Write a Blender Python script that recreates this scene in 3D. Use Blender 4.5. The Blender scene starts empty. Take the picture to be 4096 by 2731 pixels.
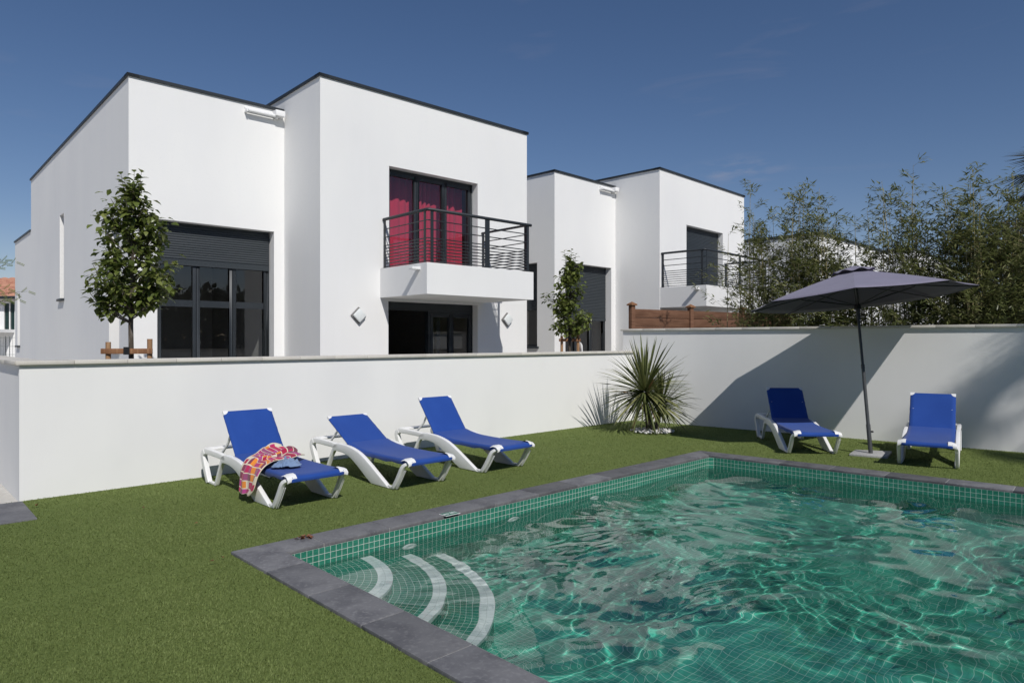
import bpy, bmesh, math, random
import numpy as np
from mathutils import Vector, Matrix

R = math.radians
rnd = random.Random(7)
rng = np.random.default_rng(7)
S = bpy.context.scene
COL = S.collection

# ---------------------------------------------------------------- camera / sky / sun
CAM_H = 1.6
cam = bpy.data.cameras.new("camera"); cam_o = bpy.data.objects.new("camera", cam); COL.objects.link(cam_o)
cam_o.location = (0, 0, CAM_H); cam_o.rotation_euler = (R(90), 0, 0)
cam.sensor_fit = 'HORIZONTAL'; cam.sensor_width = 36.0; cam.lens = 24.0
cam.shift_y = -2.5 / 4096.0
cam.clip_start = 0.05; cam.clip_end = 3000
S.camera = cam_o

SUN_AZ = 23.3      # light travels this many degrees left of straight ahead
SUN_EL = 43.2
w = bpy.data.worlds.new("World"); S.world = w; w.use_nodes = True
wn = w.node_tree.nodes; wl = w.node_tree.links
bg = wn["Background"]
sky = wn.new("ShaderNodeTexSky"); sky.sky_type = 'NISHITA'; sky.sun_disc = False
sky.sun_elevation = R(SUN_EL); sky.sun_rotation = R(180 - SUN_AZ)
sky.altitude = 100; sky.air_density = 1.0; sky.dust_density = 0.05; sky.ozone_density = 5.0
# clear deep blue sky with a few thin wisps of cirrus (world direction, so they stay put)
hs = wn.new("ShaderNodeHueSaturation"); hs.inputs['Saturation'].default_value = 1.12; wl.new(sky.outputs[0], hs.inputs['Color'])
wtc = wn.new("ShaderNodeTexCoord"); wmp = wn.new("ShaderNodeMapping"); wmp.inputs['Scale'].default_value = (5, 5, 26); wmp.inputs['Rotation'].default_value = (0, R(8), 0)
wl.new(wtc.outputs['Generated'], wmp.inputs[0])
wno = wn.new("ShaderNodeTexNoise"); wno.inputs['Scale'].default_value = 1.0; wno.inputs['Detail'].default_value = 7; wno.inputs['Distortion'].default_value = .6
wl.new(wmp.outputs[0], wno.inputs['Vector'])
wmr = wn.new("ShaderNodeMapRange"); wmr.inputs[1].default_value = .63; wmr.inputs[2].default_value = .9; wmr.inputs[3].default_value = 0; wmr.inputs[4].default_value = .14
wl.new(wno.outputs[0], wmr.inputs[0])
wmx = wn.new("ShaderNodeMix"); wmx.data_type = 'RGBA'; wl.new(wmr.outputs[0], wmx.inputs[0]); wl.new(hs.outputs[0], wmx.inputs[6]); wmx.inputs[7].default_value = (4.6, 5.0, 5.6, 1)
# one small bright wisp low in the sky to the right
wnm = wn.new("ShaderNodeVectorMath"); wnm.operation = 'NORMALIZE'; wl.new(wtc.outputs['Generated'], wnm.inputs[0])
wvs = wn.new("ShaderNodeVectorMath"); wvs.operation = 'SUBTRACT'; wl.new(wnm.outputs[0], wvs.inputs[0]); wvs.inputs[1].default_value = (.303, .922, .231)
wsc = wn.new("ShaderNodeVectorMath"); wsc.operation = 'MULTIPLY'; wl.new(wvs.outputs[0], wsc.inputs[0]); wsc.inputs[1].default_value = (1, 1, 3.4)
wln = wn.new("ShaderNodeVectorMath"); wln.operation = 'LENGTH'; wl.new(wsc.outputs[0], wln.inputs[0])
wms = wn.new("ShaderNodeMapRange"); wms.interpolation_type = 'SMOOTHSTEP'; wms.inputs[1].default_value = .085; wms.inputs[2].default_value = .0; wl.new(wln.outputs['Value'], wms.inputs[0])
wmp2 = wn.new("ShaderNodeMapping"); wmp2.inputs['Scale'].default_value = (22, 22, 85); wl.new(wtc.outputs['Generated'], wmp2.inputs[0])
wn5 = wn.new("ShaderNodeTexNoise"); wn5.inputs['Scale'].default_value = 1.0; wn5.inputs['Detail'].default_value = 5; wl.new(wmp2.outputs[0], wn5.inputs['Vector'])
wm5 = wn.new("ShaderNodeMapRange"); wm5.inputs[1].default_value = .42; wm5.inputs[2].default_value = .75; wm5.inputs[4].default_value = .45; wl.new(wn5.outputs[0], wm5.inputs[0])
wm6 = wn.new("ShaderNodeMath"); wm6.operation = 'MULTIPLY'; wl.new(wms.outputs[0], wm6.inputs[0]); wl.new(wm5.outputs[0], wm6.inputs[1])
wx2 = wn.new("ShaderNodeMix"); wx2.data_type = 'RGBA'; wl.new(wm6.outputs[0], wx2.inputs[0]); wl.new(wmx.outputs[2], wx2.inputs[6]); wx2.inputs[7].default_value = (4.6, 5.4, 6.2, 1)
wtn = wn.new("ShaderNodeMix"); wtn.data_type = 'RGBA'; wtn.blend_type = 'MULTIPLY'; wtn.inputs[0].default_value = 1; wtn.inputs[7].default_value = (1.0, .80, .775, 1)
wl.new(wx2.outputs[2], wtn.inputs[6]); wl.new(wtn.outputs[2], bg.inputs[0]); bg.inputs[1].default_value = 0.094

sl = bpy.data.lights.new("sun", 'SUN'); sl.energy = 4.1; sl.angle = R(0.5); sl.color = (1.0, 0.965, 0.91)
so = bpy.data.objects.new("sun", sl); COL.objects.link(so); so.location = (10, -20, 25)
ldir = Vector((-math.sin(R(SUN_AZ)) * math.cos(R(SUN_EL)), math.cos(R(SUN_AZ)) * math.cos(R(SUN_EL)), -math.sin(R(SUN_EL))))
so.rotation_euler = ldir.to_track_quat('-Z', 'Y').to_euler()
try:
    sl.cycles.is_caustics_light = True
except Exception:
    pass
S.view_settings.view_transform = 'Standard'; S.view_settings.look = 'None'
S.view_settings.exposure = -0.15; S.view_settings.gamma = 1.0
S.cycles.max_bounces = 10; S.cycles.transparent_max_bounces = 24
S.cycles.use_denoising = True
S.cycles.sample_clamp_indirect = 6.0

# ---------------------------------------------------------------- helpers
def tag(o, label=None, cat=None, group=None, kind=None):
    if label: o['label'] = label
    if cat: o['category'] = cat
    if group: o['group'] = group
    if kind: o['kind'] = kind
    return o

def empty(name, loc, rz=0.0, label=None, cat=None, group=None):
    o = bpy.data.objects.new(name, None); COL.objects.link(o)
    o.location = loc; o.rotation_euler = (0, 0, rz); o.empty_display_size = 0.2
    return tag(o, label, cat, group)

class MB:
    """collects polygons, then links them as ONE mesh object"""
    def __init__(s): s.v = []; s.f = []; s.m = []; s.uv = []; s.hasuv = False
    def face(s, pts, mi=0, uv=None):
        n = len(s.v); s.v += [tuple(p) for p in pts]; s.f.append(tuple(range(n, n + len(pts)))); s.m.append(mi)
        s.uv.append(uv)
        if uv: s.hasuv = True
    def box(s, x0, x1, y0, y1, z0, z1, mi=0):
        p = [(x0,y0,z0),(x1,y0,z0),(x1,y1,z0),(x0,y1,z0),(x0,y0,z1),(x1,y0,z1),(x1,y1,z1),(x0,y1,z1)]
        for q in ((0,3,2,1),(4,5,6,7),(0,1,5,4),(1,2,6,5),(2,3,7,6),(3,0,4,7)):
            s.face([p[i] for i in q], mi)
    def prism(s, poly, z0, z1, mi=0):
        n = len(poly)
        s.face([(p[0], p[1], z1) for p in poly], mi)
        s.face([(p[0], p[1], z0) for p in reversed(poly)], mi)
        for i in range(n):
            a, b = poly[i], poly[(i + 1) % n]
            s.face([(a[0],a[1],z0),(b[0],b[1],z0),(b[0],b[1],z1),(a[0],a[1],z1)], mi)
    def tube(s, pts, rad, n=8, caps=True, mi=0):
        pts = [Vector(p) for p in pts]
        if not hasattr(rad, '__len__'): rad = [rad] * len(pts)
        rings = []; up = None
        for i, p in enumerate(pts):
            d = (pts[min(i + 1, len(pts) - 1)] - pts[max(i - 1, 0)]).normalized()
            if up is None:
                up = Vector((0, 0, 1)) if abs(d.z) < 0.9 else Vector((1, 0, 0))
            a = d.cross(up).normalized(); b = a.cross(d).normalized(); up = b
            rings.append([p + (a * math.cos(2 * math.pi * k / n) + b * math.sin(2 * math.pi * k / n)) * rad[i] for k in range(n)])
        base = len(s.v)
        for r in rings: s.v += [tuple(q) for q in r]
        for i in range(len(rings) - 1):
            for k in range(n):
                k2 = (k + 1) % n
                s.f.append((base + i*n + k, base + (i+1)*n + k, base + (i+1)*n + k2, base + i*n + k2)); s.m.append(mi); s.uv.append(None)
        if caps:
            s.f.append(tuple(base + k for k in range(n))); s.m.append(mi); s.uv.append(None)
            e = base + (len(rings) - 1) * n
            s.f.append(tuple(e + k for k in reversed(range(n)))); s.m.append(mi); s.uv.append(None)
    def grid(s, P, mi=0, uv=None):
        nu, nv = len(P), len(P[0]); b = len(s.v)
        for r in P: s.v += [tuple(q) for q in r]
        for i in range(nu - 1):
            for j in range(nv - 1):
                s.f.append((b + i*nv + j, b + (i+1)*nv + j, b + (i+1)*nv + j+1, b + i*nv + j+1)); s.m.append(mi)
                if uv:
                    s.uv.append([uv[i][j], uv[i+1][j], uv[i+1][j+1], uv[i][j+1]]); s.hasuv = True
                else: s.uv.append(None)
    def build(s, name, mats, parent=None, smooth=False, bevel=0.0, weld=False, seg=2, angle=None):
        if not isinstance(mats, (list, tuple)): mats = [mats]
        me = bpy.data.meshes.new(name); me.from_pydata(s.v, [], s.f); me.update()
        for m in mats: me.materials.append(m)
        me.polygons.foreach_set('material_index', s.m)
        if s.hasuv:
            ul = me.uv_layers.new(name='UVMap'); flat = []
            for fa, u in zip(s.f, s.uv):
                flat += [c for q in (u if u else [(0, 0)] * len(fa)) for c in q]
            ul.data.foreach_set('uv', flat)
        if weld or bevel:
            bm = bmesh.new(); bm.from_mesh(me)
            bmesh.ops.remove_doubles(bm, verts=bm.verts, dist=0.0004)
            bmesh.ops.recalc_face_normals(bm, faces=bm.faces)
            if bevel:
                es = [e for e in bm.edges if len(e.link_faces) == 2 and e.calc_face_angle(0) > R(25)]
                bmesh.ops.bevel(bm, geom=es, offset=bevel, segments=seg, profile=0.5, affect='EDGES', clamp_overlap=True)
            bm.to_mesh(me); bm.free()
        if smooth or bevel:
            me.polygons.foreach_set('use_smooth', [True] * len(me.polygons))
            if bevel or angle:
                me.set_sharp_from_angle(angle=R(angle or 35))
        me.update()
        o = bpy.data.objects.new(name, me); COL.objects.link(o)
        if parent: o.parent = parent
        return o

def np_mesh(name, V, F, mats, parent=None, smooth=False, rand=None, uv=None):
    """V (N,3), F (M,k) -> object; rand = per-vertex float attribute 'var'"""
    me = bpy.data.meshes.new(name)
    V = np.asarray(V, dtype=np.float32); F = np.asarray(F, dtype=np.int32); k = F.shape[1]
    me.vertices.add(len(V)); me.vertices.foreach_set('co', V.ravel())
    me.loops.add(F.size); me.loops.foreach_set('vertex_index', F.ravel())
    me.polygons.add(len(F)); me.polygons.foreach_set('loop_start', np.arange(0, F.size, k, dtype=np.int32))
    try: me.polygons.foreach_set('loop_total', np.full(len(F), k, dtype=np.int32))
    except Exception: pass
    if smooth: me.polygons.foreach_set('use_smooth', np.ones(len(F), dtype=bool))
    me.update(calc_edges=True); me.validate()
    if rand is not None:
        at = me.attributes.new('var', 'FLOAT', 'POINT'); at.data.foreach_set('value', np.asarray(rand, dtype=np.float32))
    for m in (mats if isinstance(mats, (list, tuple)) else [mats]): me.materials.append(m)
    o = bpy.data.objects.new(name, me); COL.objects.link(o)
    if parent: o.parent = parent
    return o

def copy_tree(o, parent=None):
    c = o.copy(); COL.objects.link(c)
    if parent: c.parent = parent
    for ch in list(o.children): copy_tree(ch, c)
    return c

# ---------------------------------------------------------------- materials
def M(name, base, rough=0.6, spec=0.4, metal=0.0, noise=None, bump=None, extra=None):
    m = bpy.data.materials.new(name); m.use_nodes = True
    nt = m.node_tree; b = nt.nodes['Principled BSDF']
    b.inputs['Base Color'].default_value = (*base, 1); b.inputs['Roughness'].default_value = rough
    b.inputs['Specular IOR Level'].default_value = spec; b.inputs['Metallic'].default_value = metal
    tc = nt.nodes.new('ShaderNodeTexCoord')
    if noise:
        # list of (scale vec, detail, other colour, low, high)
        last = None
        for (sc, det, colr, lo, hi) in noise:
            mp = nt.nodes.new('ShaderNodeMapping'); mp.inputs['Scale'].default_value = sc if hasattr(sc, '__len__') else (sc,)*3
            nt.links.new(tc.outputs['Object'], mp.inputs[0])
            n = nt.nodes.new('ShaderNodeTexNoise'); n.inputs['Scale'].default_value = 1.0; n.inputs['Detail'].default_value = det
            nt.links.new(mp.outputs[0], n.inputs['Vector'])
            mr = nt.nodes.new('ShaderNodeMapRange'); mr.inputs[1].default_value = lo; mr.inputs[2].default_value = hi
            nt.links.new(n.outputs[0], mr.inputs[0])
            mx = nt.nodes.new('ShaderNodeMix'); mx.data_type = 'RGBA'
            nt.links.new(mr.outputs[0], mx.inputs[0])
            if last is None: mx.inputs[6].default_value = (*base, 1)
            else: nt.links.new(last, mx.inputs[6])
            mx.inputs[7].default_value = (*colr, 1); last = mx.outputs[2]
        nt.links.new(last, b.inputs['Base Color'])
    if bump:
        sc, det, st, dist = bump
        n = nt.nodes.new('ShaderNodeTexNoise'); n.inputs['Scale'].default_value = sc; n.inputs['Detail'].default_value = det
        nt.links.new(tc.outputs['Object'], n.inputs['Vector'])
        bp = nt.nodes.new('ShaderNodeBump'); bp.inputs['Strength'].default_value = st; bp.inputs['Distance'].default_value = dist
        nt.links.new(n.outputs[0], bp.inputs['Height']); nt.links.new(bp.outputs[0], b.inputs['Normal'])
    if extra: extra(nt, b, tc)
    return m

def per_object_tint(lo, hi):
    def fn(nt, b, tc):
        oi = nt.nodes.new('ShaderNodeObjectInfo')
        mr = nt.nodes.new('ShaderNodeMapRange'); mr.inputs[3].default_value = lo; mr.inputs[4].default_value = hi
        nt.links.new(oi.outputs['Random'], mr.inputs[0])
        mul = nt.nodes.new('ShaderNodeMix'); mul.data_type = 'RGBA'; mul.blend_type = 'MULTIPLY'; mul.inputs[0].default_value = 1
        src = b.inputs['Base Color'].links[0].from_socket if b.inputs['Base Color'].links else None
        if src: nt.links.new(src, mul.inputs[6])
        else: mul.inputs[6].default_value = b.inputs['Base Color'].default_value
        nt.links.new(mr.outputs[0], mul.inputs[7]); nt.links.new(mul.outputs[2], b.inputs['Base Color'])
    return fn

def leafmat(name, c0, c1, c2, rough=0.45, trans=0.25, spec=0.4):
    m = bpy.data.materials.new(name); m.use_nodes = True
    nt = m.node_tree; b = nt.nodes['Principled BSDF']; out = nt.nodes['Material Output']
    at = nt.nodes.new('ShaderNodeAttribute'); at.attribute_name = 'var'
    cr = nt.nodes.new('ShaderNodeValToRGB'); e = cr.color_ramp.elements
    e[0].color = (*c0, 1); e[1].color = (*c2, 1); k = e.new(0.55); k.color = (*c1, 1)
    nt.links.new(at.outputs['Fac'], cr.inputs[0]); nt.links.new(cr.outputs[0], b.inputs['Base Color'])
    b.inputs['Roughness'].default_value = rough; b.inputs['Specular IOR Level'].default_value = spec
    if trans:
        t = nt.nodes.new('ShaderNodeBsdfTranslucent'); nt.links.new(cr.outputs[0], t.inputs[0])
        mx = nt.nodes.new('ShaderNodeMixShader'); mx.inputs[0].default_value = trans
        nt.links.new(b.outputs[0], mx.inputs[1]); nt.links.new(t.outputs[0], mx.inputs[2]); nt.links.new(mx.outputs[0], out.inputs[0])
    return m

stucco = M('stucco', (.80, .797, .785), .85, .2, noise=[((.5, .5, .35), 5, (.755, .753, .75), .42, .68), ((4, 4, .5), 4, (.782, .780, .778), .5, .78), (26, 5, (.77, .768, .762), .56, .74)], bump=(170, 3, .22, .004))
wallst = M('garden_wall_render', (.80, .797, .787), .85, .2, noise=[((.9, .9, .5), 5, (.755, .753, .748), .42, .68)], bump=(150, 3, .3, .005))
capst = M('cream_cap_stone', (.60, .575, .525), .8, .25, noise=[(6, 5, (.54, .51, .46), .4, .7), (90, 2, (.66, .63, .58), .5, .75)], bump=(220, 3, .15, .003), extra=per_object_tint(.93, 1.05))
anth = M('anthracite_metal', (.020, .025, .030), .45, .45, noise=[(3, 3, (.026, .031, .037), .4, .7)])
anthsh = M('anthracite_shutter', (.030, .037, .043), .5, .4, noise=[((.6, .6, 6), 3, (.036, .043, .050), .4, .7)])
bluestone = M('bluestone_coping', (.15, .15, .157), .62, .35, noise=[(5, 6, (.098, .098, .107), .42, .66), (38, 4, (.20, .20, .205), .52, .78)], bump=(120, 5, .25, .004), extra=per_object_tint(.74, 1.28))
plast = M('white_resin', (.80, .80, .80), .38, .45, noise=[(9, 3, (.76, .76, .755), .45, .75)])
whitep = M('white_paint_metal', (.82, .82, .82), .4, .4, noise=[(7, 3, (.78, .78, .78), .45, .75)])
lampglass = M('lamp_diffuser', (.74, .77, .77), .3, .5, noise=[(14, 2, (.70, .73, .73), .4, .7)])
lampbase = M('lamp_base', (.20, .195, .19), .5, .4, noise=[(14, 2, (.17, .165, .16), .4, .7)])
stake_w = M('stake_wood', (.26, .13, .065), .75, .2, noise=[((3, 3, .8), 6, (.16, .075, .04), .4, .7), ((40, 40, 3), 3, (.34, .19, .10), .5, .8)], bump=(60, 4, .3, .004))
fence_w = M('fence_wood', (.155, .080, .050), .8, .15, noise=[((1.5, 1.5, 9), 6, (.10, .050, .031), .4, .68), ((3, 3, 60), 4, (.22, .125, .08), .5, .75)], bump=(50, 4, .3, .004), extra=per_object_tint(.9, 1.12))
bark = M('bark', (.085, .07, .055), .9, .15, noise=[((18, 18, 5), 5, (.16, .14, .12), .48, .62)], bump=(60, 5, .5, .008))
stonew = M('granite_slab', (.40, .40, .40), .8, .3, noise=[(60, 3, (.32, .32, .32), .45, .6), (160, 2, (.48, .48, .48), .5, .66)], bump=(150, 3, .2, .002))
pavest = M('bluestone_paving', (.16, .16, .17), .7, .3, noise=[(4, 6, (.115, .115, .125), .42, .66), (40, 4, (.2, .2, .205), .52, .78)], bump=(120, 5, .2, .003))
blackp = M('black_plastic', (.012, .012, .013), .45, .4, noise=[(10, 2, (.018, .018, .019), .4, .7)])
polem = M('umbrella_pole_metal', (.035, .037, .041), .45, .5, noise=[(8, 2, (.043, .045, .049), .4, .7)])
sleevem = M('grey_sleeve_metal', (.052, .056, .06), .5, .45, noise=[(8, 2, (.062, .066, .07), .4, .7)])
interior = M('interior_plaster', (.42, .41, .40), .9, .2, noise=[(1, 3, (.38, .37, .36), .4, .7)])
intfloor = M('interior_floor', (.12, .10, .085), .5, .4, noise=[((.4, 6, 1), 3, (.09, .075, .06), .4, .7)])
earth = M('earth', (.13, .10, .07), .95, .1, noise=[(2, 6, (.09, .07, .045), .4, .7), (30, 4, (.18, .15, .11), .5, .75)], bump=(30, 5, .5, .02))
roofgravel = M('roof_gravel', (.35, .34, .33), .95, .1, noise=[(50, 3, (.26, .25, .24), .4, .7)])

def fabric(name, c, c2, weave=900):
    def ex(nt, b, tc):
        wv = nt.nodes.new('ShaderNodeTexNoise'); wv.inputs['Scale'].default_value = weave; wv.inputs['Detail'].default_value = 1
        nt.links.new(tc.outputs['Object'], wv.inputs['Vector'])
        bp = nt.nodes.new('ShaderNodeBump'); bp.inputs['Strength'].default_value = .3; bp.inputs['Distance'].default_value = .001
        nt.links.new(wv.outputs[0], bp.inputs['Height']); nt.links.new(bp.outputs[0], b.inputs['Normal'])
        b.inputs['Sheen Weight'].default_value = .15
    return M(name, c, .8, .2, noise=[(3, 4, c2, .42, .7), ((60, 60, 60), 2, c2, .5, .8)], extra=ex)
bluefab = fabric('blue_sling', (.013, .056, .275), (.017, .066, .305))
umbfab = fabric('grey_mauve_canopy', (.215, .20, .27), (.195, .183, .247))
umbshade = fabric('shaded_canopy_underside', (.062, .058, .080), (.056, .052, .072))  # same cloth as the canopy, with the underside's shade put into its colour
shirtfab = fabric('blue_grey_jersey', (.19, .27, .42), (.16, .235, .38))
def _two(c_):
    m = fabric('pink_curtain', c_, (c_[0]*.85, c_[1], c_[2]))
    nt = m.node_tree; b = nt.nodes['Principled BSDF']
    t = nt.nodes.new('ShaderNodeBsdfTranslucent'); t.inputs[0].default_value = (*c_, 1)
    mx = nt.nodes.new('ShaderNodeMixShader'); mx.inputs[0].default_value = .2
    nt.links.new(b.outputs[0], mx.inputs[1]); nt.links.new(t.outputs[0], mx.inputs[2]); nt.links.new(mx.outputs[0], nt.nodes['Material Output'].inputs[0])
    return m
curtain_m = _two((.72, .06, .12))

def glassmat():
    m = bpy.data.materials.new('window_glass'); m.use_nodes = True; nt = m.node_tree
    nt.nodes.remove(nt.nodes['Principled BSDF']); out = nt.nodes['Material Output']
    tr = nt.nodes.new('ShaderNodeBsdfTransparent'); tr.inputs[0].default_value = (.80, .82, .82, 1)
    gl = nt.nodes.new('ShaderNodeBsdfGlossy'); gl.inputs['Roughness'].default_value = 0.0; gl.inputs[0].default_value = (1, 1, 1, 1)
    fr = nt.nodes.new('ShaderNodeLayerWeight'); fr.inputs[0].default_value = .5
    pw = nt.nodes.new('ShaderNodeMath'); pw.operation = 'POWER'; pw.inputs[1].default_value = 5.0; nt.links.new(fr.outputs['Facing'], pw.inputs[0])
    mul = nt.nodes.new('ShaderNodeMath'); mul.operation = 'MULTIPLY_ADD'; mul.inputs[1].default_value = .9; mul.inputs[2].default_value = .075; mul.use_clamp = True
    tc = nt.nodes.new('ShaderNodeTexCoord'); n = nt.nodes.new('ShaderNodeTexNoise'); n.inputs['Scale'].default_value = .7
    nt.links.new(tc.outputs['Object'], n.inputs['Vector'])
    bp = nt.nodes.new('ShaderNodeBump'); bp.inputs['Strength'].default_value = .05; bp.inputs['Distance'].default_value = .02
    nt.links.new(n.outputs[0], bp.inputs['Height']); nt.links.new(bp.outputs[0], gl.inputs['Normal'])
    nt.links.new(pw.outputs[0], mul.inputs[0])
    mx = nt.nodes.new('ShaderNodeMixShader'); nt.links.new(mul.outputs[0], mx.inputs[0])
    nt.links.new(tr.outputs[0], mx.inputs[1]); nt.links.new(gl.outputs[0], mx.inputs[2]); nt.links.new(mx.outputs[0], out.inputs[0])
    return m
glass = glassmat()

def tilemat(name, c0, c1, grout, size=0.05, gw=0.0036):
    m = bpy.data.materials.new(name); m.use_nodes = True; nt = m.node_tree; b = nt.nodes['Principled BSDF']
    uv = nt.nodes.new('ShaderNodeUVMap'); uv.uv_map = 'UVMap'
    br = nt.nodes.new('ShaderNodeTexBrick'); br.offset = 0.0; br.squash = 1.0
    br.inputs['Scale'].default_value = 1.0; br.inputs['Brick Width'].default_value = size; br.inputs['Row Height'].default_value = size
    br.inputs['Mortar Size'].default_value = gw / 2 * 1.15; br.inputs['Mortar Smooth'].default_value = 0.1; br.inputs['Bias'].default_value = 0.0
    br.inputs['Color1'].default_value = (*c0, 1); br.inputs['Color2'].default_value = (*c1, 1); br.inputs['Mortar'].default_value = (*grout, 1)
    nt.links.new(uv.outputs[0], br.inputs['Vector'])
    n = nt.nodes.new('ShaderNodeTexNoise'); n.inputs['Scale'].default_value = 40; n.inputs['Detail'].default_value = 3
    nt.links.new(uv.outputs[0], n.inputs['Vector'])
    mx = nt.nodes.new('ShaderNodeMix'); mx.data_type = 'RGBA'; mx.blend_type = 'OVERLAY'; mx.inputs[0].default_value = .45
    nt.links.new(br.outputs[0], mx.inputs[6]); nt.links.new(n.outputs[0], mx.inputs[7]); nt.links.new(mx.outputs[2], b.inputs['Base Color'])
    b.inputs['Roughness'].default_value = .22
    bp = nt.nodes.new('ShaderNodeBump'); bp.inputs['Strength'].default_value = .4; bp.inputs['Distance'].default_value = .001; bp.invert = True
    nt.links.new(br.outputs['Fac'], bp.inputs['Height']); nt.links.new(bp.outputs[0], b.inputs['Normal'])
    return m
greentile = tilemat('green_mosaic', (.022, .160, .105), (.036, .20, .135), (.60, .63, .59), gw=.0028)
steptile = tilemat('green_step_mosaic', (.028, .20, .135), (.042, .235, .165), (.54, .62, .57), gw=.003)
floortile = tilemat('green_floor_mosaic', (.036, .265, .190), (.054, .31, .225), (.30, .50, .42), gw=.003)
whitetile = tilemat('white_mosaic', (.74, .77, .76), (.70, .74, .73), (.52, .56, .54), gw=.003)

def watermat():
    m = bpy.data.materials.new('pool_water'); m.use_nodes = True; nt = m.node_tree
    b = nt.nodes['Principled BSDF']
    b.inputs['Base Color'].default_value = (.93, 1.0, .985, 1); b.inputs['Roughness'].default_value = 0.0
    b.inputs['IOR'].default_value = 1.333; b.inputs['Transmission Weight'].default_value = 1.0
    return m
water_m = watermat()

# ---------------------------------------------------------------- site geometry (plan)
def n2(a): a = np.array(a, float); return a / np.linalg.norm(a)
WC = np.array([-4.913, 6.806])                 # near corner of the front garden wall
WF = np.array([2.427, 13.78])                  # corner where it meets the higher right wall
wd = n2(WF - WC); wn_ = np.array([-wd[1], wd[0]])   # along / away
rd = n2([.775, -.632]); rn = np.array([-rd[1], rd[0]])  # right wall along / away from garden
NL = np.array([-2.111, 5.123]); FL_ = np.array([2.713, 9.84])     # pool coping outer corners
ned = n2([.692, -.722]); fad = n2([.756, -.654])
NR = NL + ned * 6.2; FR_ = FL_ + fad * 6.2
pool_out = [NL, NR, FR_, FL_]                  # counter-clockwise seen from above
def inset(poly, d):
    n = len(poly); res = []
    for i in range(n):
        p0, p1, p2 = poly[i-1], poly[i], poly[(i+1) % n]
        a = n2(p1 - p0); b = n2(p2 - p1)
        na = np.array([-a[1], a[0]]); nb = np.array([-b[1], b[0]])
        A = np.array([na, nb]); c = np.array([na @ p1 + d, nb @ p1 + d]); res.append(np.linalg.solve(A, c))
    return res
pool_in = inset(pool_out, .295)                # inner edge of the coping
basin = inset(pool_out, .325)                  # tiled wall face
ZW = -.135                                     # water level
ZC = .022                                      # coping top

def ring(name, outer_box, hole, z, mat):
    """big sheet with a polygonal hole"""
    bm = bmesh.new()
    o = [bm.verts.new((x, y, z)) for x, y in outer_box]; h = [bm.verts.new((p[0], p[1], z)) for p in hole]
    es = [bm.edges.new((o[i], o[(i+1) % len(o)])) for i in range(len(o))] + [bm.edges.new((h[i], h[(i+1) % len(h)])) for i in range(len(h))]
    bmesh.ops.triangle_fill(bm, use_beauty=True, use_dissolve=False, edges=es)
    for f in bm.faces:
        if f.normal.z < 0: f.normal_flip()
    me = bpy.data.meshes.new(name); bm.to_mesh(me); bm.free(); me.materials.append(mat)
    ob = bpy.data.objects.new(name, me); COL.objects.link(ob); return ob

hole = inset(pool_out, .15)
ground_m = M('ground', (.54, .52, .48), .95, .1, noise=[(.5, 6, (.46, .44, .40), .4, .65), (12, 5, (.60, .58, .54), .5, .72)], bump=(25, 5, .4, .02))
tag(ring('ground', [(-900, -900), (900, -900), (900, 1500), (-900, 1500)], hole, -0.012, ground_m), 'pale earthy ground around the houses', 'ground', kind='structure')
lawn_m = M('lawn_base', (.125, .165, .048), .95, .1, noise=[(1.3, 4, (.12, .155, .045), .4, .65), (60, 4, (.18, .22, .068), .45, .7)], bump=(180, 4, .6, .01))
lawn_poly = [WC + wn_*-.0 , np.array([-6.3, 5.44]), np.array([-6.5, 1.5]), np.array([-3.5, -1.0]), np.array([6.0, -3.5]), np.array([10.5, 2.5]), WF + rd*8.0, WF]
tag(ring('lawn', [tuple(p) for p in lawn_poly], hole, 0.0, lawn_m), 'green artificial lawn around the pool', 'lawn', kind='structure')

# turf blades: uncountable -> one stuff object
def in_poly(P, poly):
    x, y = P[:, 0], P[:, 1]; c = np.zeros(len(P), bool); n = len(poly)
    for i in range(n):
        x0, y0 = poly[i]; x1, y1 = poly[(i + 1) % n]
        t = ((y0 > y) != (y1 > y)) & (x < (x1 - x0) * (y - y0) / (y1 - y0 + 1e-12) + x0); c ^= t
    return c
PAV0 = np.array([-4.864, 6.777]); pv1 = n2([.608, -.657]); pv2 = n2([-.72, -.69])
paving_poly = [PAV0 + pv2*-.0, PAV0 + pv1*.895, PAV0 + pv1*.895 + pv2*3, PAV0 + pv2*3]
UB = np.array([[3397.3, 1816.7], [3421.9, 1799.7], [3568, 1806.5], [3549.4, 1828.6]])
def gnd(u, v, z=0.0):
    b = (1363.0 - v) / 2731.0; Y = (z - CAM_H) / b; return np.array([(u - 2048.0) / 2731.0 * Y, Y])
ubase = [gnd(u, v, .02) for u, v in UB]
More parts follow.
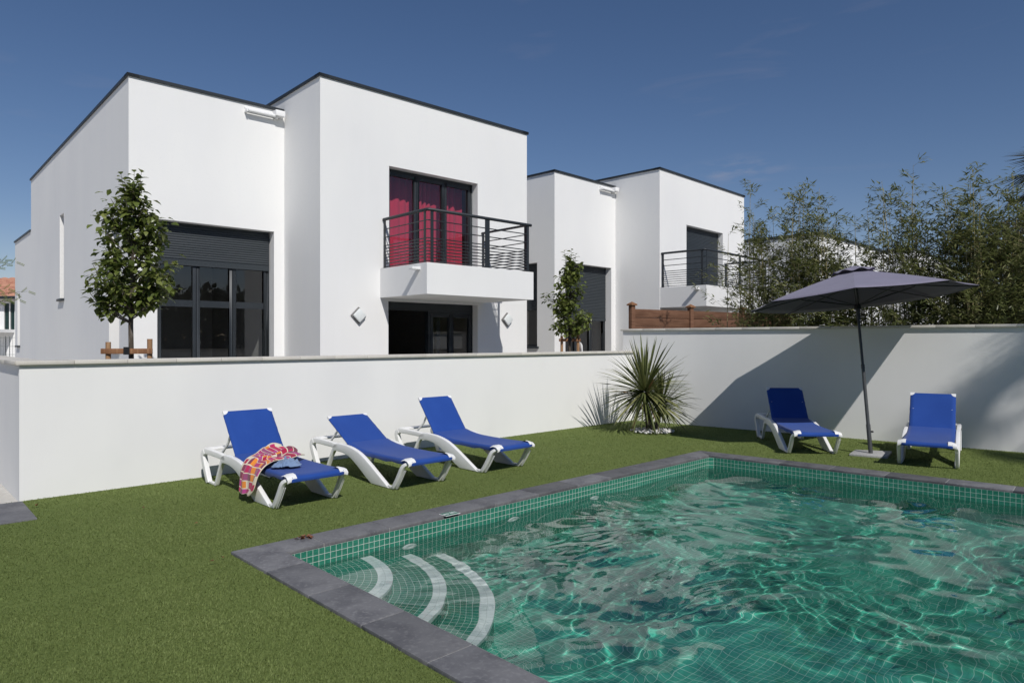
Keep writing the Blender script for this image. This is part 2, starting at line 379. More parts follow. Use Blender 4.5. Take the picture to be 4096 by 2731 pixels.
def make_turf():
    N = 1150000
    # sample densely near the camera, thinner far away
    Y = 2.0 + (14.2 - 2.0) * rng.random(N) ** 1.9
    X = (rng.random(N) * 2 - 1) * (.80 * Y + .9)
    P = np.stack([X, Y], 1)
    k = in_poly(P, [tuple(p) for p in lawn_poly]) & ~in_poly(P, [tuple(p) for p in pool_out]) & ~in_poly(P, [tuple(p) for p in paving_poly]) & ~in_poly(P, [tuple(p) for p in ubase])
    k &= ((P - WC) @ wn_ < -.003) & ((P - WF) @ rn < -.003)
    P = P[k]; n = len(P)
    # turf seam running from the pool corner
    seam = np.abs((P - NL - ned * .1) @ np.array([-.69, .724])) ; 
    al = (P - NL) @ np.array([-.724, -.69])
    keep = ~((seam < .016) & (al > 0) & (rng.random(n) < .85)); P = P[keep]; n = len(P)
    cl = .55*np.sin(P[:, 0]*9.1 + 2*np.sin(P[:, 1]*3.7))*np.sin(P[:, 1]*11.3 + 2*np.sin(P[:, 0]*4.1)) + (np.sin(P[:, 0]*2.1 + P[:, 1]*1.3) + np.sin(P[:, 0]*-1.1 + P[:, 1]*2.7 + 2) + np.sin(P[:, 0]*5.3 + 1) * np.sin(P[:, 1]*4.7)) / 3
    H = (.011 + .006 * rng.random(n)) * (1 + .15 * cl)
    az = rng.random(n) * 2 * np.pi; tilt = .25 + .75 * rng.random(n)
    dx = np.cos(az); dy = np.sin(az)
    lean = np.stack([dx * np.sin(tilt) + .18, dy * np.sin(tilt) - .10, np.cos(tilt)], 1)
    wv = np.stack([-dy, dx, np.zeros(n)], 1)
    wid = (.0016 + .0012 * P[:, 1] / 6)[:, None]
    base = np.concatenate([P, np.full((n, 1), -.001)], 1)
    V = np.empty((n, 3, 3)); V[:, 0] = base - wv * wid; V[:, 1] = base + wv * wid; V[:, 2] = base + lean * H[:, None]
    r = np.clip(.48 + .17 * rng.standard_normal(n) + .21 * cl, 0, 1)
    o = np_mesh('turf', V.reshape(-1, 3), np.arange(n * 3).reshape(-1, 3), leafmat('turf_blades', (.108, .152, .044), (.172, .226, .070), (.26, .305, .115), .6, .25, .2), rand=np.repeat(r, 3))
    tag(o, 'short green artificial turf blades covering the lawn', 'turf', kind='stuff')
make_turf()

# paving at the left end of the garden wall
def slab_poly(mb, poly, z0, z1): mb.prism([tuple(p) for p in poly], z0, z1)
mb = MB()
for i in range(5):
    a = PAV0 + pv2*(.60*i + (.004 if i else 0)); b = PAV0 + pv2*(.60*(i+1))
    for (q0, q1) in ((0, .44), (.444, .895)):
        mb.prism([tuple(a + pv1*q1), tuple(a + pv1*q0), tuple(b + pv1*q0), tuple(b + pv1*q1)][::-1], -.03, .012)
tag(mb.build('paving', pavest, bevel=.002), 'dark bluestone paving at the left end of the wall', 'paving', kind='structure')

# ---------------------------------------------------------------- pool
pool = empty('swimming_pool', (NL[0], NL[1], 0), 0, 'green mosaic swimming pool with dark bluestone coping and curved white edged steps', 'pool')
def L(p, z=0.0): return (p[0] - NL[0], p[1] - NL[1], z)
ZB = -1.06
mb = MB()
for i in range(4):
    a, b = basin[i], basin[(i+1) % 4]; ln = np.linalg.norm(b - a)
    mb.face([L(a, ZW), L(b, ZW), L(b, 0), L(a, 0)], 0, [(0, ZW), (ln, ZW), (ln, 0), (0, 0)]); mb.face([L(a, ZB), L(b, ZB), L(b, ZW), L(a, ZW)], 2, [(0, ZB), (ln, ZB), (ln, ZW), (0, ZW)])
e1 = n2(basin[3] - basin[0]); e2 = np.array([e1[1], -e1[0]])
fl = [basin[0], basin[1], basin[2], basin[3]]
mb.face([L(p, ZB) for p in fl], 1, [((p - basin[0]) @ e1, (p - basin[0]) @ e2) for p in fl])
bas = mb.build('basin', [greentile, floortile, steptile], pool)
bas.data.flip_normals() if bas.data.polygons[-1].normal.z < 0 else None
# little chamfer post of tiles in the far corner
fc = basin[3]; a1 = n2(basin[0] - fc); a2 = n2(basin[2] - fc)
mb = MB(); p1 = fc + a1*.055; p2 = fc + a2*.055
mb.face([L(p1, ZB), L(p2, ZB), L(p2, -.001), L(p1, -.001)], 0, [(.0, ZB), (.05, ZB), (.05, 0), (.0, 0)])
mb.build('corner_tiles', greentile, pool)
# coping slabs
def coping_side(p0, p1, i0, i1, n_in, pattern):
    """p0->p1 outer edge, i0->i1 inner edge"""
    d = n2(p1 - p0); T = np.linalg.norm(p1 - p0); pos = [0]
    while pos[-1] < T - .45: pos.append(pos[-1] + .612)
    pos[-1] = T
    for k in range(len(pos) - 1):
        g = .0025
        o0 = p0 + d*(pos[k] + (g if k else 0)); o1 = p0 + d*(pos[k+1] - (g if k < len(pos)-2 else 0))
        nin = np.array([-d[1], d[0]]) if n_in else np.array([d[1], -d[0]])
        def proj(q, corner):
            return q + nin * .295
        q0 = i0 if k == 0 else proj(o0, None); q1 = i1 if k == len(pos)-2 else proj(o1, None)
        m_ = MB(); poly = [o0, o1, q1, q0]
        area = sum(poly[j][0]*poly[(j+1) % 4][1] - poly[(j+1) % 4][0]*poly[j][1] for j in range(4))
        if area < 0: poly = poly[::-1]
        m_.prism([L(p)[:2] for p in poly], -.012 + .0, ZC)
        m_.build('coping_slab', bluestone, pool, bevel=.006)
coping_side(NL, FL_, pool_in[0], pool_in[3], False, 0)
coping_side(NL, NR, pool_in[0], pool_in[1], True, 0)
coping_side(FL_, FR_, pool_in[3], pool_in[2], False, 0)
coping_side(NR, FR_, pool_in[1], pool_in[2], True, 0)
# mortar bed below the coping (seen in the joints)
mortar = M('mortar', (.50, .49, .47), .9, .1, noise=[(60, 3, (.42, .41, .39), .4, .7)])
mb = MB(); A_ = inset(pool_out, .006); B_ = inset(pool_out, .288)
for i in range(4):
    mb.prism([L(p)[:2] for p in (A_[i], A_[(i+1) % 4], B_[(i+1) % 4], B_[i])], -.0135, .017)
mb.build('mortar_bed', mortar, pool)
# quarter circle steps in the near left corner
c0 = basin[0]; s1 = n2(basin[3] - c0); s2 = n2(basin[1] - c0)
ang = math.acos(np.clip(s1 @ s2, -1, 1))
def step(r, z, r_in, rb, rb_in):
    mb = MB(); n = 26
    def P(rr, k):
        a = math.pi/2 * k / n
        f_ = (rr - r_in)/(r - r_in); r2_ = rb_in + (rb - rb_in)*f_      # radius along the short side
        return c0 + s1*(rr*math.cos(a)) + s2*(r2_*math.sin(a))
    for k in range(n):
        u0, u1 = ang * r * k / n, ang * r * (k + 1) / n
        mb.face([L(P(r_in, k), z), L(P(r - .1, k), z), L(P(r - .1, k+1), z), L(P(r_in, k+1), z)], 0, [(r_in, u0), (r - .1, u0), (r - .1, u1), (r_in, u1)])
        mb.face([L(P(r, k), ZB), L(P(r, k+1), ZB), L(P(r, k+1), z - .052), L(P(r, k), z - .052)], 0, [(u0, ZB), (u1, ZB), (u1, z - .05), (u0, z - .05)])
    st = mb.build('step', steptile, pool)
    mb = MB()
    for k in range(n):
        u0, u1 = ang * r * k / n, ang * r * (k + 1) / n
        mb.face([L(P(r - .1, k), z + .001), L(P(r + .003, k), z + .001), L(P(r + .003, k+1), z + .001), L(P(r - .1, k+1), z + .001)], 0, [(0, u0), (.1, u0), (.1, u1), (0, u1)])
        mb.face([L(P(r + .003, k), z - .052), L(P(r + .003, k+1), z - .052), L(P(r + .003, k+1), z + .001), L(P(r + .003, k), z + .001)], 0, [(u0, .05), (u1, .05), (u1, 0), (u0, 0)])
    no = mb.build('nosing', whitetile, st)
    return [st, no]
parts = [bas]
parts += step(.69, -.215, 0.001, .87, .001); parts += step(1.09, -.44, .69, 1.27, .87); parts += step(1.45, -.67, 1.09, 1.63, 1.27)
# return inlets on the long wall
def inlet(u, v, z):
    # pixel ray with the wall plane through basin[0]-basin[3]
    a = (u - 2048.0) / 2731.0; P0 = basin[0]; s_ = (P0[0] - a * P0[1]) / (a * s1[1] - s1[0]); p = P0 + s1 * s_
    mb = MB(); nrm = np.array([s1[1], -s1[0]])
    if nrm @ s2 < 0: nrm = -nrm
    prof = [(.075, 0), (.075, .008), (.045, .014), (.03, .014), (.026, .006), (.0, .006)]
    G = []
    for (r_, d_) in prof:
        G.append([L(p + s1 * (r_ * math.cos(t)) + nrm * (d_ + .001), z + r_ * math.sin(t)) for t in [2*math.pi*k/20 for k in range(21)]])
    mb.grid(G); o = mb.build('return_inlet', plast, pool, smooth=True, weld=True); return o
for (u, v) in ((1637, 2243), (2054, 2126), (2376, 2033)):
    parts.append(inlet(u, v, -.235))
# depth sign: 105 cm, read from the water side
def text_mesh(body, size, mat, parent, loc, xd, yd, name='lettering', ext=.0008, align='CENTER'):
    cu = bpy.data.curves.new(name, 'FONT'); cu.body = body; cu.size = size; cu.extrude = ext; cu.align_x = align; cu.align_y = 'CENTER'
    to = bpy.data.objects.new(name, cu); COL.objects.link(to)
    dg = bpy.context.evaluated_depsgraph_get(); me = bpy.data.meshes.new_from_object(to.evaluated_get(dg))
    bpy.data.objects.remove(to, do_unlink=True); bpy.data.curves.remove(cu)
    me.materials.clear(); me.materials.append(mat)
    xd = Vector((xd[0], xd[1], 0)).normalized(); yd = Vector((yd[0], yd[1], 0)).normalized(); zd = Vector((0, 0, 1))
    mt = Matrix((xd, yd, zd)).transposed().to_4x4(); mt.translation = Vector(loc); me.transform(mt)
    o = bpy.data.objects.new(name, me); COL.objects.link(o); o.parent = parent; return o
sc_ = gnd(1680 + 1000/8.4, 2010 + 375/8.4, ZC)
sign_e = empty('depth_sign', (sc_[0], sc_[1], ZC), 0, 'small green and white depth sign lying on the pool coping', 'sign')
sg = M('sign_green', (.05, .17, .12), .5, .4, noise=[(30, 2, (.06, .19, .135), .4, .7)])
def rect(hx, hy, z0, z1, m_):
    m_.prism([tuple(s1*x + np.array([s1[1], -s1[0]])*y) for x, y in ((-hx, hy), (hx, hy), (hx, -hy), (-hx, -hy))], z0, z1)
m_ = MB(); rect(.082, .052, .0005, .004, m_); m_.build('plate', whitep, sign_e)
m_ = MB(); rect(.076, .046, .0042, .0062, m_); m_.build('panel', sg, sign_e)
text_mesh('105 cm', .052, whitep, sign_e, (0, 0, .0072), -s1, np.array([s1[1], -s1[0]])*1.0 if (np.array([s1[1], -s1[0]]) @ s2) < 0 else -np.array([s1[1], -s1[0]]))

# water surface with real ripples
def make_water():
    nu, nv = 440, 440
    W = inset(pool_out, .324)
    u = np.linspace(0, 1, nu)[:, None]; v = np.linspace(0, 1, nv)[None, :]
    P = ((1-u)*(1-v))[..., None]*W[0] + (u*(1-v))[..., None]*W[1] + (u*v)[..., None]*W[2] + ((1-u)*v)[..., None]*W[3]
    X, Y = P[..., 0], P[..., 1]; Z = np.zeros_like(X); r2 = np.random.default_rng(11)
    # gentle domain warp so no wave train is straight
    Xw = X + .16*np.sin(1.7*Y + .6) + .09*np.sin(3.1*X + 2.2*Y); Yw = Y + .16*np.sin(1.9*X + 1.1) + .08*np.sin(2.7*X - 3.3*Y + 2)
    for k in range(60):
        lam = .20 * (2.2/.20) ** (r2.random()); th = R(150) + r2.normal() * 1.0
        kx, ky = np.cos(th) * 2*np.pi/lam, np.sin(th) * 2*np.pi/lam
        slope = .0098 * (lam / .6) ** (.22 if lam < .6 else -.3)
        Z += slope * lam / (2*np.pi) * np.sin(kx*Xw + ky*Yw + r2.random()*6.28)
    # finer cat's paws, only in patches
    Zf = np.zeros_like(X)
    for k in range(46):
        lam = .085 * (.24/.085) ** (r2.random()); th = R(130) + r2.normal() * 1.2
        kx, ky = np.cos(th) * 2*np.pi/lam, np.sin(th) * 2*np.pi/lam
        Zf += .0058 * lam / (2*np.pi) * np.sin(kx*Xw + ky*Yw + r2.random()*6.28)
    patch = np.clip(.30 + .9*np.exp(-((X - .9)**2/2.2 + (Y - 5.6)**2/1.6)) + .55*np.sin(2.3*X + 1.1*Y)*np.sin(1.7*Y - 1.3*X + .5), 0, 1)
    Z += Zf * patch
    # calmer over the steps and along the walls
    dd = np.sqrt((X - c0[0])**2 + (Y - c0[1])**2)
    calm = .28 + .72 * np.clip((dd - .7) / 1.6, 0, 1)
    Z = ZW + Z * calm
    V = np.stack([X, Y, Z], -1).reshape(-1, 3)
    idx = np.arange(nu*nv).reshape(nu, nv)
    F = np.stack([idx[:-1, :-1], idx[1:, :-1], idx[1:, 1:], idx[:-1, 1:]], -1).reshape(-1, 4)
    o = np_mesh('water', V, F, water_m, smooth=True)
    tag(o, 'clear rippled pool water', 'water', kind='structure')
    try: o.cycles.is_caustics_caster = True
    except Exception: pass
    for p in parts:
        try: p.cycles.is_caustics_receiver = True
        except Exception: pass
make_water()

# ---------------------------------------------------------------- garden walls
def wall_thing(name, label, P, d, away, length, h, thick, cap_over, cap_t, start_over, end_over, ret=None):
    rz = math.atan2(d[1], d[0]); e = empty(name, (P[0], P[1], 0), rz, label, 'wall')
    mb = MB(); mb.box(0, length, 0, thick, -.3, h)
    if ret: mb.box(.0, thick, thick, ret, -.3, h)
    mb.build('rendered_wall', wallst, e, weld=True)
    x = -start_over; first = True
    while x < length + end_over - .05:
        x1 = min(x + .5, length + end_over)
        if length + end_over - x1 < .18: x1 = length + end_over
        m = MB(); g = .0015
        if first and ret:
            # mitred corner stone
            m.prism([(x, -cap_over), (x1 - g, -cap_over), (x1 - g, thick + cap_over), (thick + cap_over, thick + cap_over)], h + .001, h + cap_t)
        else: m.box(x + (0 if first else g), x1 - g, -cap_over, thick + cap_over, h + .001, h + cap_t)
        m.build('cap_stone', capst, e, bevel=.004); x = x1; first = False
    if ret:
        y = -cap_over; first = True
        while y < ret:
            y1 = min(y + .5, ret + cap_over); m = MB()
            if first: m.prism([(-cap_over, y + .003), (thick + cap_over - .003, thick + cap_over), (thick + cap_over - .003, y1 + .2 - .0015), (-cap_over, y1 + .2 - .0015)], h + .001, h + cap_t); y1 += .2
            else: m.box(-cap_over, thick + cap_over, y + .0015, y1 - .0015, h + .001, h + cap_t)
            m.build('cap_stone', capst, e, bevel=.004); y = y1; first = False
    return e
wlen = float(np.linalg.norm(WF - WC))
wall_thing('garden_wall', 'long low white rendered wall with cream cap stones behind the three loungers', WC, wd, wn_, wlen, 1.357, .2, .043, .042, .036, -.001, ret=4.0)
wall_thing('garden_wall', 'higher white wall behind the umbrella, meeting the low wall at the dracaena corner', WF - rd*.212, rd, rn, 10.2, 1.80, .2, .043, .042, .036, 0)

# ---------------------------------------------------------------- houses
def facade(mb, x0, x1, z0, z1, y, holes, depth, mi=0):
    """wall in the plane y (outside is -y), with rectangular holes (x0,x1,z0,z1) and reveals of given depth towards +y"""
    xs = sorted({x0, x1, *[c for h in holes for c in h[:2]]}); zs = sorted({z0, z1, *[c for h in holes for c in h[2:4]]})
    for i in range(len(xs) - 1):
        for j in range(len(zs) - 1):
            cx, cz = (xs[i] + xs[i+1])/2, (zs[j] + zs[j+1])/2
            if any(h[0] < cx < h[1] and h[2] < cz < h[3] for h in holes): continue
            mb.face([(xs[i], y, zs[j]), (xs[i+1], y, zs[j]), (xs[i+1], y, zs[j+1]), (xs[i], y, zs[j+1])], mi)
    for (a, b, c, d_) in [h[:4] for h in holes]:
        Y2 = y + depth
        mb.face([(a, y, c), (a, y, d_), (a, Y2, d_), (a, Y2, c)], mi); mb.face([(b, y, d_), (b, y, c), (b, Y2, c), (b, Y2, d_)], mi)
        mb.face([(a, y, d_), (b, y, d_), (b, Y2, d_), (a, Y2, d_)], mi); mb.face([(a, y, c), (a, Y2, c), (b, Y2, c), (b, y, c)], mi)
def side_facade(mb, y0, y1, z0, z1, x, holes, depth, mi=0):
    """wall in the plane x, outside is -x, reveals towards +x; holes (y0,y1,z0,z1)"""
    t = MB(); facade(t, y0, y1, z0, z1, 0.0, holes, depth, mi)
    for fa in t.f:
        mb.face([(x + t.v[i][1], t.v[i][0], t.v[i][2]) for i in reversed(fa)], mi)

def shutter(parent, x0, x1, y, z0, z1, side=False, pitch=.042):
    mb = MB(); n = int((z1 - z0 - .07) / pitch); prof = []
    z = z1
    for k in range(n):
        prof += [(y - .002, z), (y - .009, z - pitch*.45), (y - .009, z - pitch*.78), (y + .001, z - pitch*.9)]; z -= pitch
    prof += [(y, z), (y - .012, z - .004), (y - .012, z0), (y + .012, z0), (y + .012, z1)]
    if not side: G = [[(xx, p[0], p[1]) for p in prof] for xx in (x0, x1)]
    else: G = [[(side + (p[0] - y) + y, xx, p[1]) for p in prof] for xx in (x1, x0)]
    mb.grid(G); return mb.build('roller_shutter', anthsh, parent)

def window(parent, x0, x1, z0, z1, y, cols, transom=None, fw=.055, leafw=.062, sash=None):
    """frame mesh with panes as sub parts, in the plane y"""
    mb = MB(); d0, d1 = y - .03, y + .03
    mb.box(x0, x0 + fw, d0, d1, z0, z1); mb.box(x1 - fw, x1, d0, d1, z0, z1)
    mb.box(x0 + fw, x1 - fw, d0, d1, z1 - fw, z1); mb.box(x0 + fw, x1 - fw, d0, d1, z0, z0 + fw)
    ix0, ix1 = x0 + fw, x1 - fw; cw = (ix1 - ix0) / cols; panes = []
    for c in range(cols):
        a, b = ix0 + cw*c, ix0 + cw*(c+1)
        za, zb = z0 + fw + .002, z1 - fw - .002
        mb.box(a + .004, a + leafw, d0 - .008, d1 - .01, za, zb); mb.box(b - leafw, b - .004, d0 - .008, d1 - .01, za, zb)
        mb.box(a + leafw, b - leafw, d0 - .008, d1 - .01, zb - leafw, zb); mb.box(a + leafw, b - leafw, d0 - .008, d1 - .01, za, za + leafw)
        spans = [(za + leafw, zb - leafw)]
        if transom:
            mb.box(a + leafw, b - leafw, d0 - .008, d1 - .01, transom[0], transom[1]); spans = [(za + leafw, transom[0]), (transom[1], zb - leafw)]
        for s_ in spans: panes.append((a + leafw, b - leafw, s_[0], s_[1]))
    wo = mb.build('window', anth, parent, bevel=.003, seg=1)
    for (a, b, c, d_) in panes:
        p = MB(); p.face([(a - .004, y, c - .004), (b + .004, y, c - .004), (b + .004, y, d_ + .004), (a - .004, y, d_ + .004)]); p.build('pane', glass, wo)
    return wo

HA, HB, HD = 2.69, 7.73, 10.05     # block A width, right end of block B, depth
YB = -1.46
def balcony(parent, x0, x1, yb, p, zb, zt):
    mb = MB(); yo = yb - p; t = .14; zf = zb + .17
    # slab and three parapet walls, butted
    mb.box(x0, x1, yo, yb - .002, zb, zf)
    mb.box(x0, x1, yo, yo + t, zf, zt); mb.box(x0, x0 + t, yo + t, yb - .002, zf, zt); mb.box(x1 - t, x1, yo + t, yb - .002, zf, zt)
    b = mb.build('balcony', stucco, parent, weld=True)
    # water spout on the left side
    m = MB(); m.box(x0 - .17, x0 + .02, yo + .19, yo + .30, zt - .115, zt - .07); m.build('spout', whitep, b, bevel=.004)
    rz0, rz1 = zt, zt + .93; ins = .07
    L0, L1, F = x0 + ins, x1 - ins, yo + ins
    m = MB(); m.tube([(L0, yb - .01, rz1), (L0, F + .03, rz1), (L0 + .03, F, rz1), (L1 + .07, F, rz1)], .029, 10); m.tube([(L1, F + .01, rz1), (L1, yb - .01, rz1)], .024, 10)
    m.build('handrail', anth, b, smooth=True, angle=50)
    def post(px, py, alongx):
        m = MB(); w_, h_ = (.06, .012) if not alongx else (.012, .06)
        m.box(px - w_/2, px + w_/2, py - h_/2, py + h_/2, rz0 + .004, rz1 - .02); m.box(px - .05, px + .05, py - .05, py + .05, rz0 + .0005, rz0 + .008)
        m.build('railing_post', anth, b)
    for q in (L0 + .09, (L0 + L1)/2 + .12, (L0 + L1)/2 + .17, L1 - .02): post(q, F, False)
    for q in (F + .09, yb - .05): post(L0, q, True); post(L1, q, True)
    for z in (3.70, 3.545, 3.39, 3.334, 3.277, 3.22, 3.163, 3.107, 3.05, 2.99):
        zz = z - 2.955 + zt; m = MB()
        m.tube([(L0, yb - .02, zz), (L0, F, zz), (L1, F, zz), (L1, yb - .02, zz)], .0105, 6); m.build('railing_bar', anth, b, smooth=True, angle=50)
    return b

def make_house(loc, rz, label, a_shut, b_shut_z, curtain, group, bal=(1.22, 3.79, 1.5, 0.0)):
    h = empty('white_house', loc, rz, label, 'house', group)
    aw = (.436, 2.474, .06, 3.67); up = (2.676 + 1.417, 2.676 + 3.608, 2.75, 4.925); dn = (2.676 + 1.40, 2.676 + 3.608, .06, 2.36)
    sw = (.606, 1.326, 1.45, 3.67); slim = (5.47, 5.95, 2.55, 4.466); slim2 = (12.1, 12.6, 1.46, 3.0)
    zA, zB, zC = 6.0, 6.29, 4.62
    mb = MB(); D = .28
    facade(mb, 0, HA, -.1, zA, 0, [aw], D); facade(mb, 2.676, HB, -.1, zB, YB, [up, dn], D)
    side_facade(mb, 0, HD, -.1, zA, 0, [sw, slim], D); side_facade(mb, HD, 13.1, -.1, zC, .0, [slim2], D)
    side_facade(mb, YB, 0, -.1, zA, 2.676, [], D); side_facade(mb, YB, 9, zA, zB, 2.676, [], D)
    # right side and back
    mb.face([(HB, YB, -.1), (HB, 9, -.1), (HB, 9, zB), (HB, YB, zB)]); mb.face([(2.676, 9, -.1), (2.676, 9, zB), (HB, 9, zB), (HB, 9, -.1)])
    mb.face([(0, HD, zC), (0, HD, zA), (2.676, HD, zA), (2.676, HD, zC)]); mb.face([(0, 13.1, -.1), (0, 13.1, zC), (4, 13.1, zC), (4, 13.1, -.1)])
    mb.face([(4, 9, -.1), (4, 13.1, -.1), (4, 13.1, zC), (4, 9, zC)][::-1])
    mb.build('wall', stucco, h, weld=True)
    # roof decks and dark edge trim
    m = MB(); m.box(.02, 2.66, .02, HD - .02, zA - .2, zA - .06); m.box(2.70, HB - .02, YB + .02, 8.98, zB - .2, zB - .06); m.box(.02, 3.98, HD + .02, 13.08, zC - .2, zC - .06)
    rf = m.build('roof', roofgravel, h)
    def trim(path, z):
        m = MB()
        for k in range(len(path) - 1):
            (xa, ya), (xb, yb_) = path[k], path[k+1]
            d = n2([xb - xa, yb_ - ya]); nn = np.array([d[1], -d[0]])
            a0 = np.array([xa, ya]) ; b0 = np.array([xb, yb_])
            o = .030; i_ = -.16
            e0 = o if k == 0 else o; e1_ = o
            q = [a0 + nn*o - d*e0, b0 + nn*o + d*e1_, b0 + nn*i_ + d*e1_, a0 + nn*i_ - d*e0]
            m.prism([tuple(p) for p in q], z - .026 - .002*k, z + .022 + .002*k)
        return m.build('roof_trim', anth, rf)
    trim([(0, HD), (0, 0), (2.63, 0)], zA); trim([(2.676, 9), (2.676, YB), (HB, YB), (HB, 9)], zB); trim([(0, 13.1), (0, HD + .05)], zC)
    # interior: floor, partition walls, upper floor
    m = MB(); m.box(.05, HB - .05, .27, 8.9, .0, .05); m.box(2.95, HB - .05, YB + .27, .27, .0, .05); mi = m.build('floor', intfloor, h)
    m = MB(); m.box(2.95, HB - .05, YB + .27, 8.9, 2.52, 2.72); m.box(.27, HB - .05, 4.2, 4.3, .05, 5.7); m.box(2.78, 2.90, YB + .27, 4.19, .05, 5.7); m.box(.27, 2.6, .27, 4.2, 4.2, 4.3)
    m.box(HB - .2, HB - .06, YB + .3, 4.1, .06, 2.5)
    m.build('partition', interior, h)
    # windows
    wa = window(h, aw[0], aw[1], aw[2], aw[3] - .12, .245, 3, (2.20, 2.32)); shutter(h, aw[0] + .03, aw[1] - .03, .185, a_shut, aw[3] - .004)
    window(h, up[0], up[1], up[2], up[3] - .002, YB + .21, 3, None, fw=.06)
    if b_shut_z is not None: shutter(h, up[0] + .03, up[1] - .03, YB + .155, b_shut_z, up[3] - .004)
    # lower sliding door, left half open
    xm = dn[0] + 1.05
    m = MB(); m.box(dn[0], dn[0] + .05, YB + .17, YB + .25, dn[2], dn[3] - .002); m.box(dn[0] + .05, dn[1], YB + .17, YB + .25, dn[3] - .16, dn[3] - .002); do = m.build('door_frame', anth, h)
    window(h, xm, dn[1], dn[2], dn[3] - .162, YB + .20, 2, None, fw=.05)
    window(h, xm + .02, dn[1] - .8, dn[2], dn[3] - .165, YB + .29, 1, None, fw=.05)
    # side windows with sills
    def swin(y0, y1, z0, z1, shut=None):
        m = MB(); x = .2
        m.box(x, x + .05, y0, y0 + .05, z0, z1); m.box(x, x + .05, y1 - .05, y1, z0, z1); m.box(x, x + .05, y0 + .05, y1 - .05, z1 - .05, z1); m.box(x, x + .05, y0 + .05, y1 - .05, z0, z0 + .05)
        wo = m.build('window', anth, h)
        p = MB(); p.face([(x + .025, y1 - .05, z0 + .05), (x + .025, y0 + .05, z0 + .05), (x + .025, y0 + .05, z1 - .05), (x + .025, y1 - .05, z1 - .05)]); p.build('pane', glass, wo)
        s_ = MB(); s_.box(-.06, .199, y0 - .06, y1 + .06, z0 - .05, z0 + .003); s_.build('window_sill', anth, h, bevel=.003)
        if shut is not None:
            G = MB(); n = 30; prof = []
            z = z1
            while z > shut + .06: prof += [(.155, z), (.148, z - .02), (.148, z - .035), (.156, z - .04)]; z -= .042
            prof += [(.145, z), (.145, shut), (.17, shut)]
            G.grid([[(p_[0], yy, p_[1]) for p_ in prof] for yy in (y1 - .02, y0 + .02)]); G.build('roller_shutter', anthsh, h)
    swin(*sw, shut=2.42); swin(*slim); swin(*slim2)
    if curtain:
        m = MB(); G = []
        n = 150
        for k in range(n + 1):
            t = k / n; x = up[0] + .03 + t * (up[1] - up[0] - .06)
            ph = 2*math.pi*(t*13 + .35*math.sin(9*t + 1) + .2*math.sin(23*t)); a = .035 + .015*math.sin(17*t)
            G.append([(x + .01*math.cos(ph)*(1 + .3*zz), YB + .50 + a*math.sin(ph)*(.75 + .25*(1 - zz)), 2.73 + (up[3] - .05 - 2.73)*zz) for zz in (0, .25, .5, .75, 1)])
        m.grid(G); m.build('curtain', curtain_m, h, smooth=True, weld=True)
    balcony(h, 2.676 + bal[0], 2.676 + bal[1], YB, bal[2], 2.41 + bal[3], 2.955 + bal[3])
    # rain spout at the inner corner, under the roof edge
    m = MB(); m.box(2.44, 2.62, -.17, -.002, zA - .165, zA - .06); m.build('rain_spout', whitep, h, bevel=.004)
    # linear wall light under the roof edge, square lamps on block B : things of their own
    return h

h1r, h2r = R(90 - 47.3), R(90 - 44.2)
H1 = make_house((-6.335, 11.28, 0), h1r, 'nearest white flat roofed house with pink curtains behind its balcony', 2.93, None, True, 'white flat roofed houses')
H2 = make_house((1.10, 17.65, 0), h2r, 'second white flat roofed house with its dark balcony shutter closed, beyond the wooden fence', 2.16, 2.76, False, 'white flat roofed houses', (.012, 3.79, 1.38, .09))

def hpt(h, x, y, z): return h.matrix_basis @ Vector((x, y, z))
def linear_light(h, rz, label):
    p = Vector(h.location) + Matrix.Rotation(rz, 3, 'Z') @ Vector((1.91, 0, 5.80))
    e = empty('wall_light', p, rz, label, 'wall light', 'linear lights under the roof edge')
    m = MB(); m.box(0, .60, -.05, -.001, .06, .10); m.box(0, .03, -.12, -.001, .0, .06); m.box(.57, .60, -.12, -.001, .0, .06); m.build('bracket', whitep, e, bevel=.003)
    m = MB(); m.box(.035, .565, -.13, -.055, .015, .057); m.build('lamp_body', whitep, e, bevel=.01)
linear_light(H1, h1r, 'white linear wall light under the roof edge of the nearest house')
linear_light(H2, h2r, 'white linear wall light under the roof edge of the second house')
def diamond(h, rz, x, label):
    p = Vector(h.location) + Matrix.Rotation(rz, 3, 'Z') @ Vector((2.676 + x, YB, 2.065))
    e = empty('wall_lamp', p, rz, label, 'wall lamp', 'diamond wall lamps beside the terrace door')
    def dia(r, y0, y1, mat, nm, bv):
        m = MB(); c = [(r, 0), (0, r), (-r, 0), (0, -r)]
        m.face([(a, y0, b) for a, b in c][::-1]); m.face([(a, y1, b) for a, b in c])
        for k in range(4):
            a, b = c[k], c[(k+1) % 4]; m.face([(a[0], y0, a[1]), (b[0], y0, b[1]), (b[0], y1, b[1]), (a[0], y1, a[1])])
        m.build(nm, mat, e, bevel=bv)
    dia(.158, -.035, -.001, lampbase, 'lamp_base', .006); dia(.132, -.085, -.036, lampglass, 'diffuser', .014)
diamond(H1, h1r, .75, 'white diamond shaped wall lamp left of the terrace door')
diamond(H1, h1r, 4.43, 'white diamond shaped wall lamp right of the terrace door')

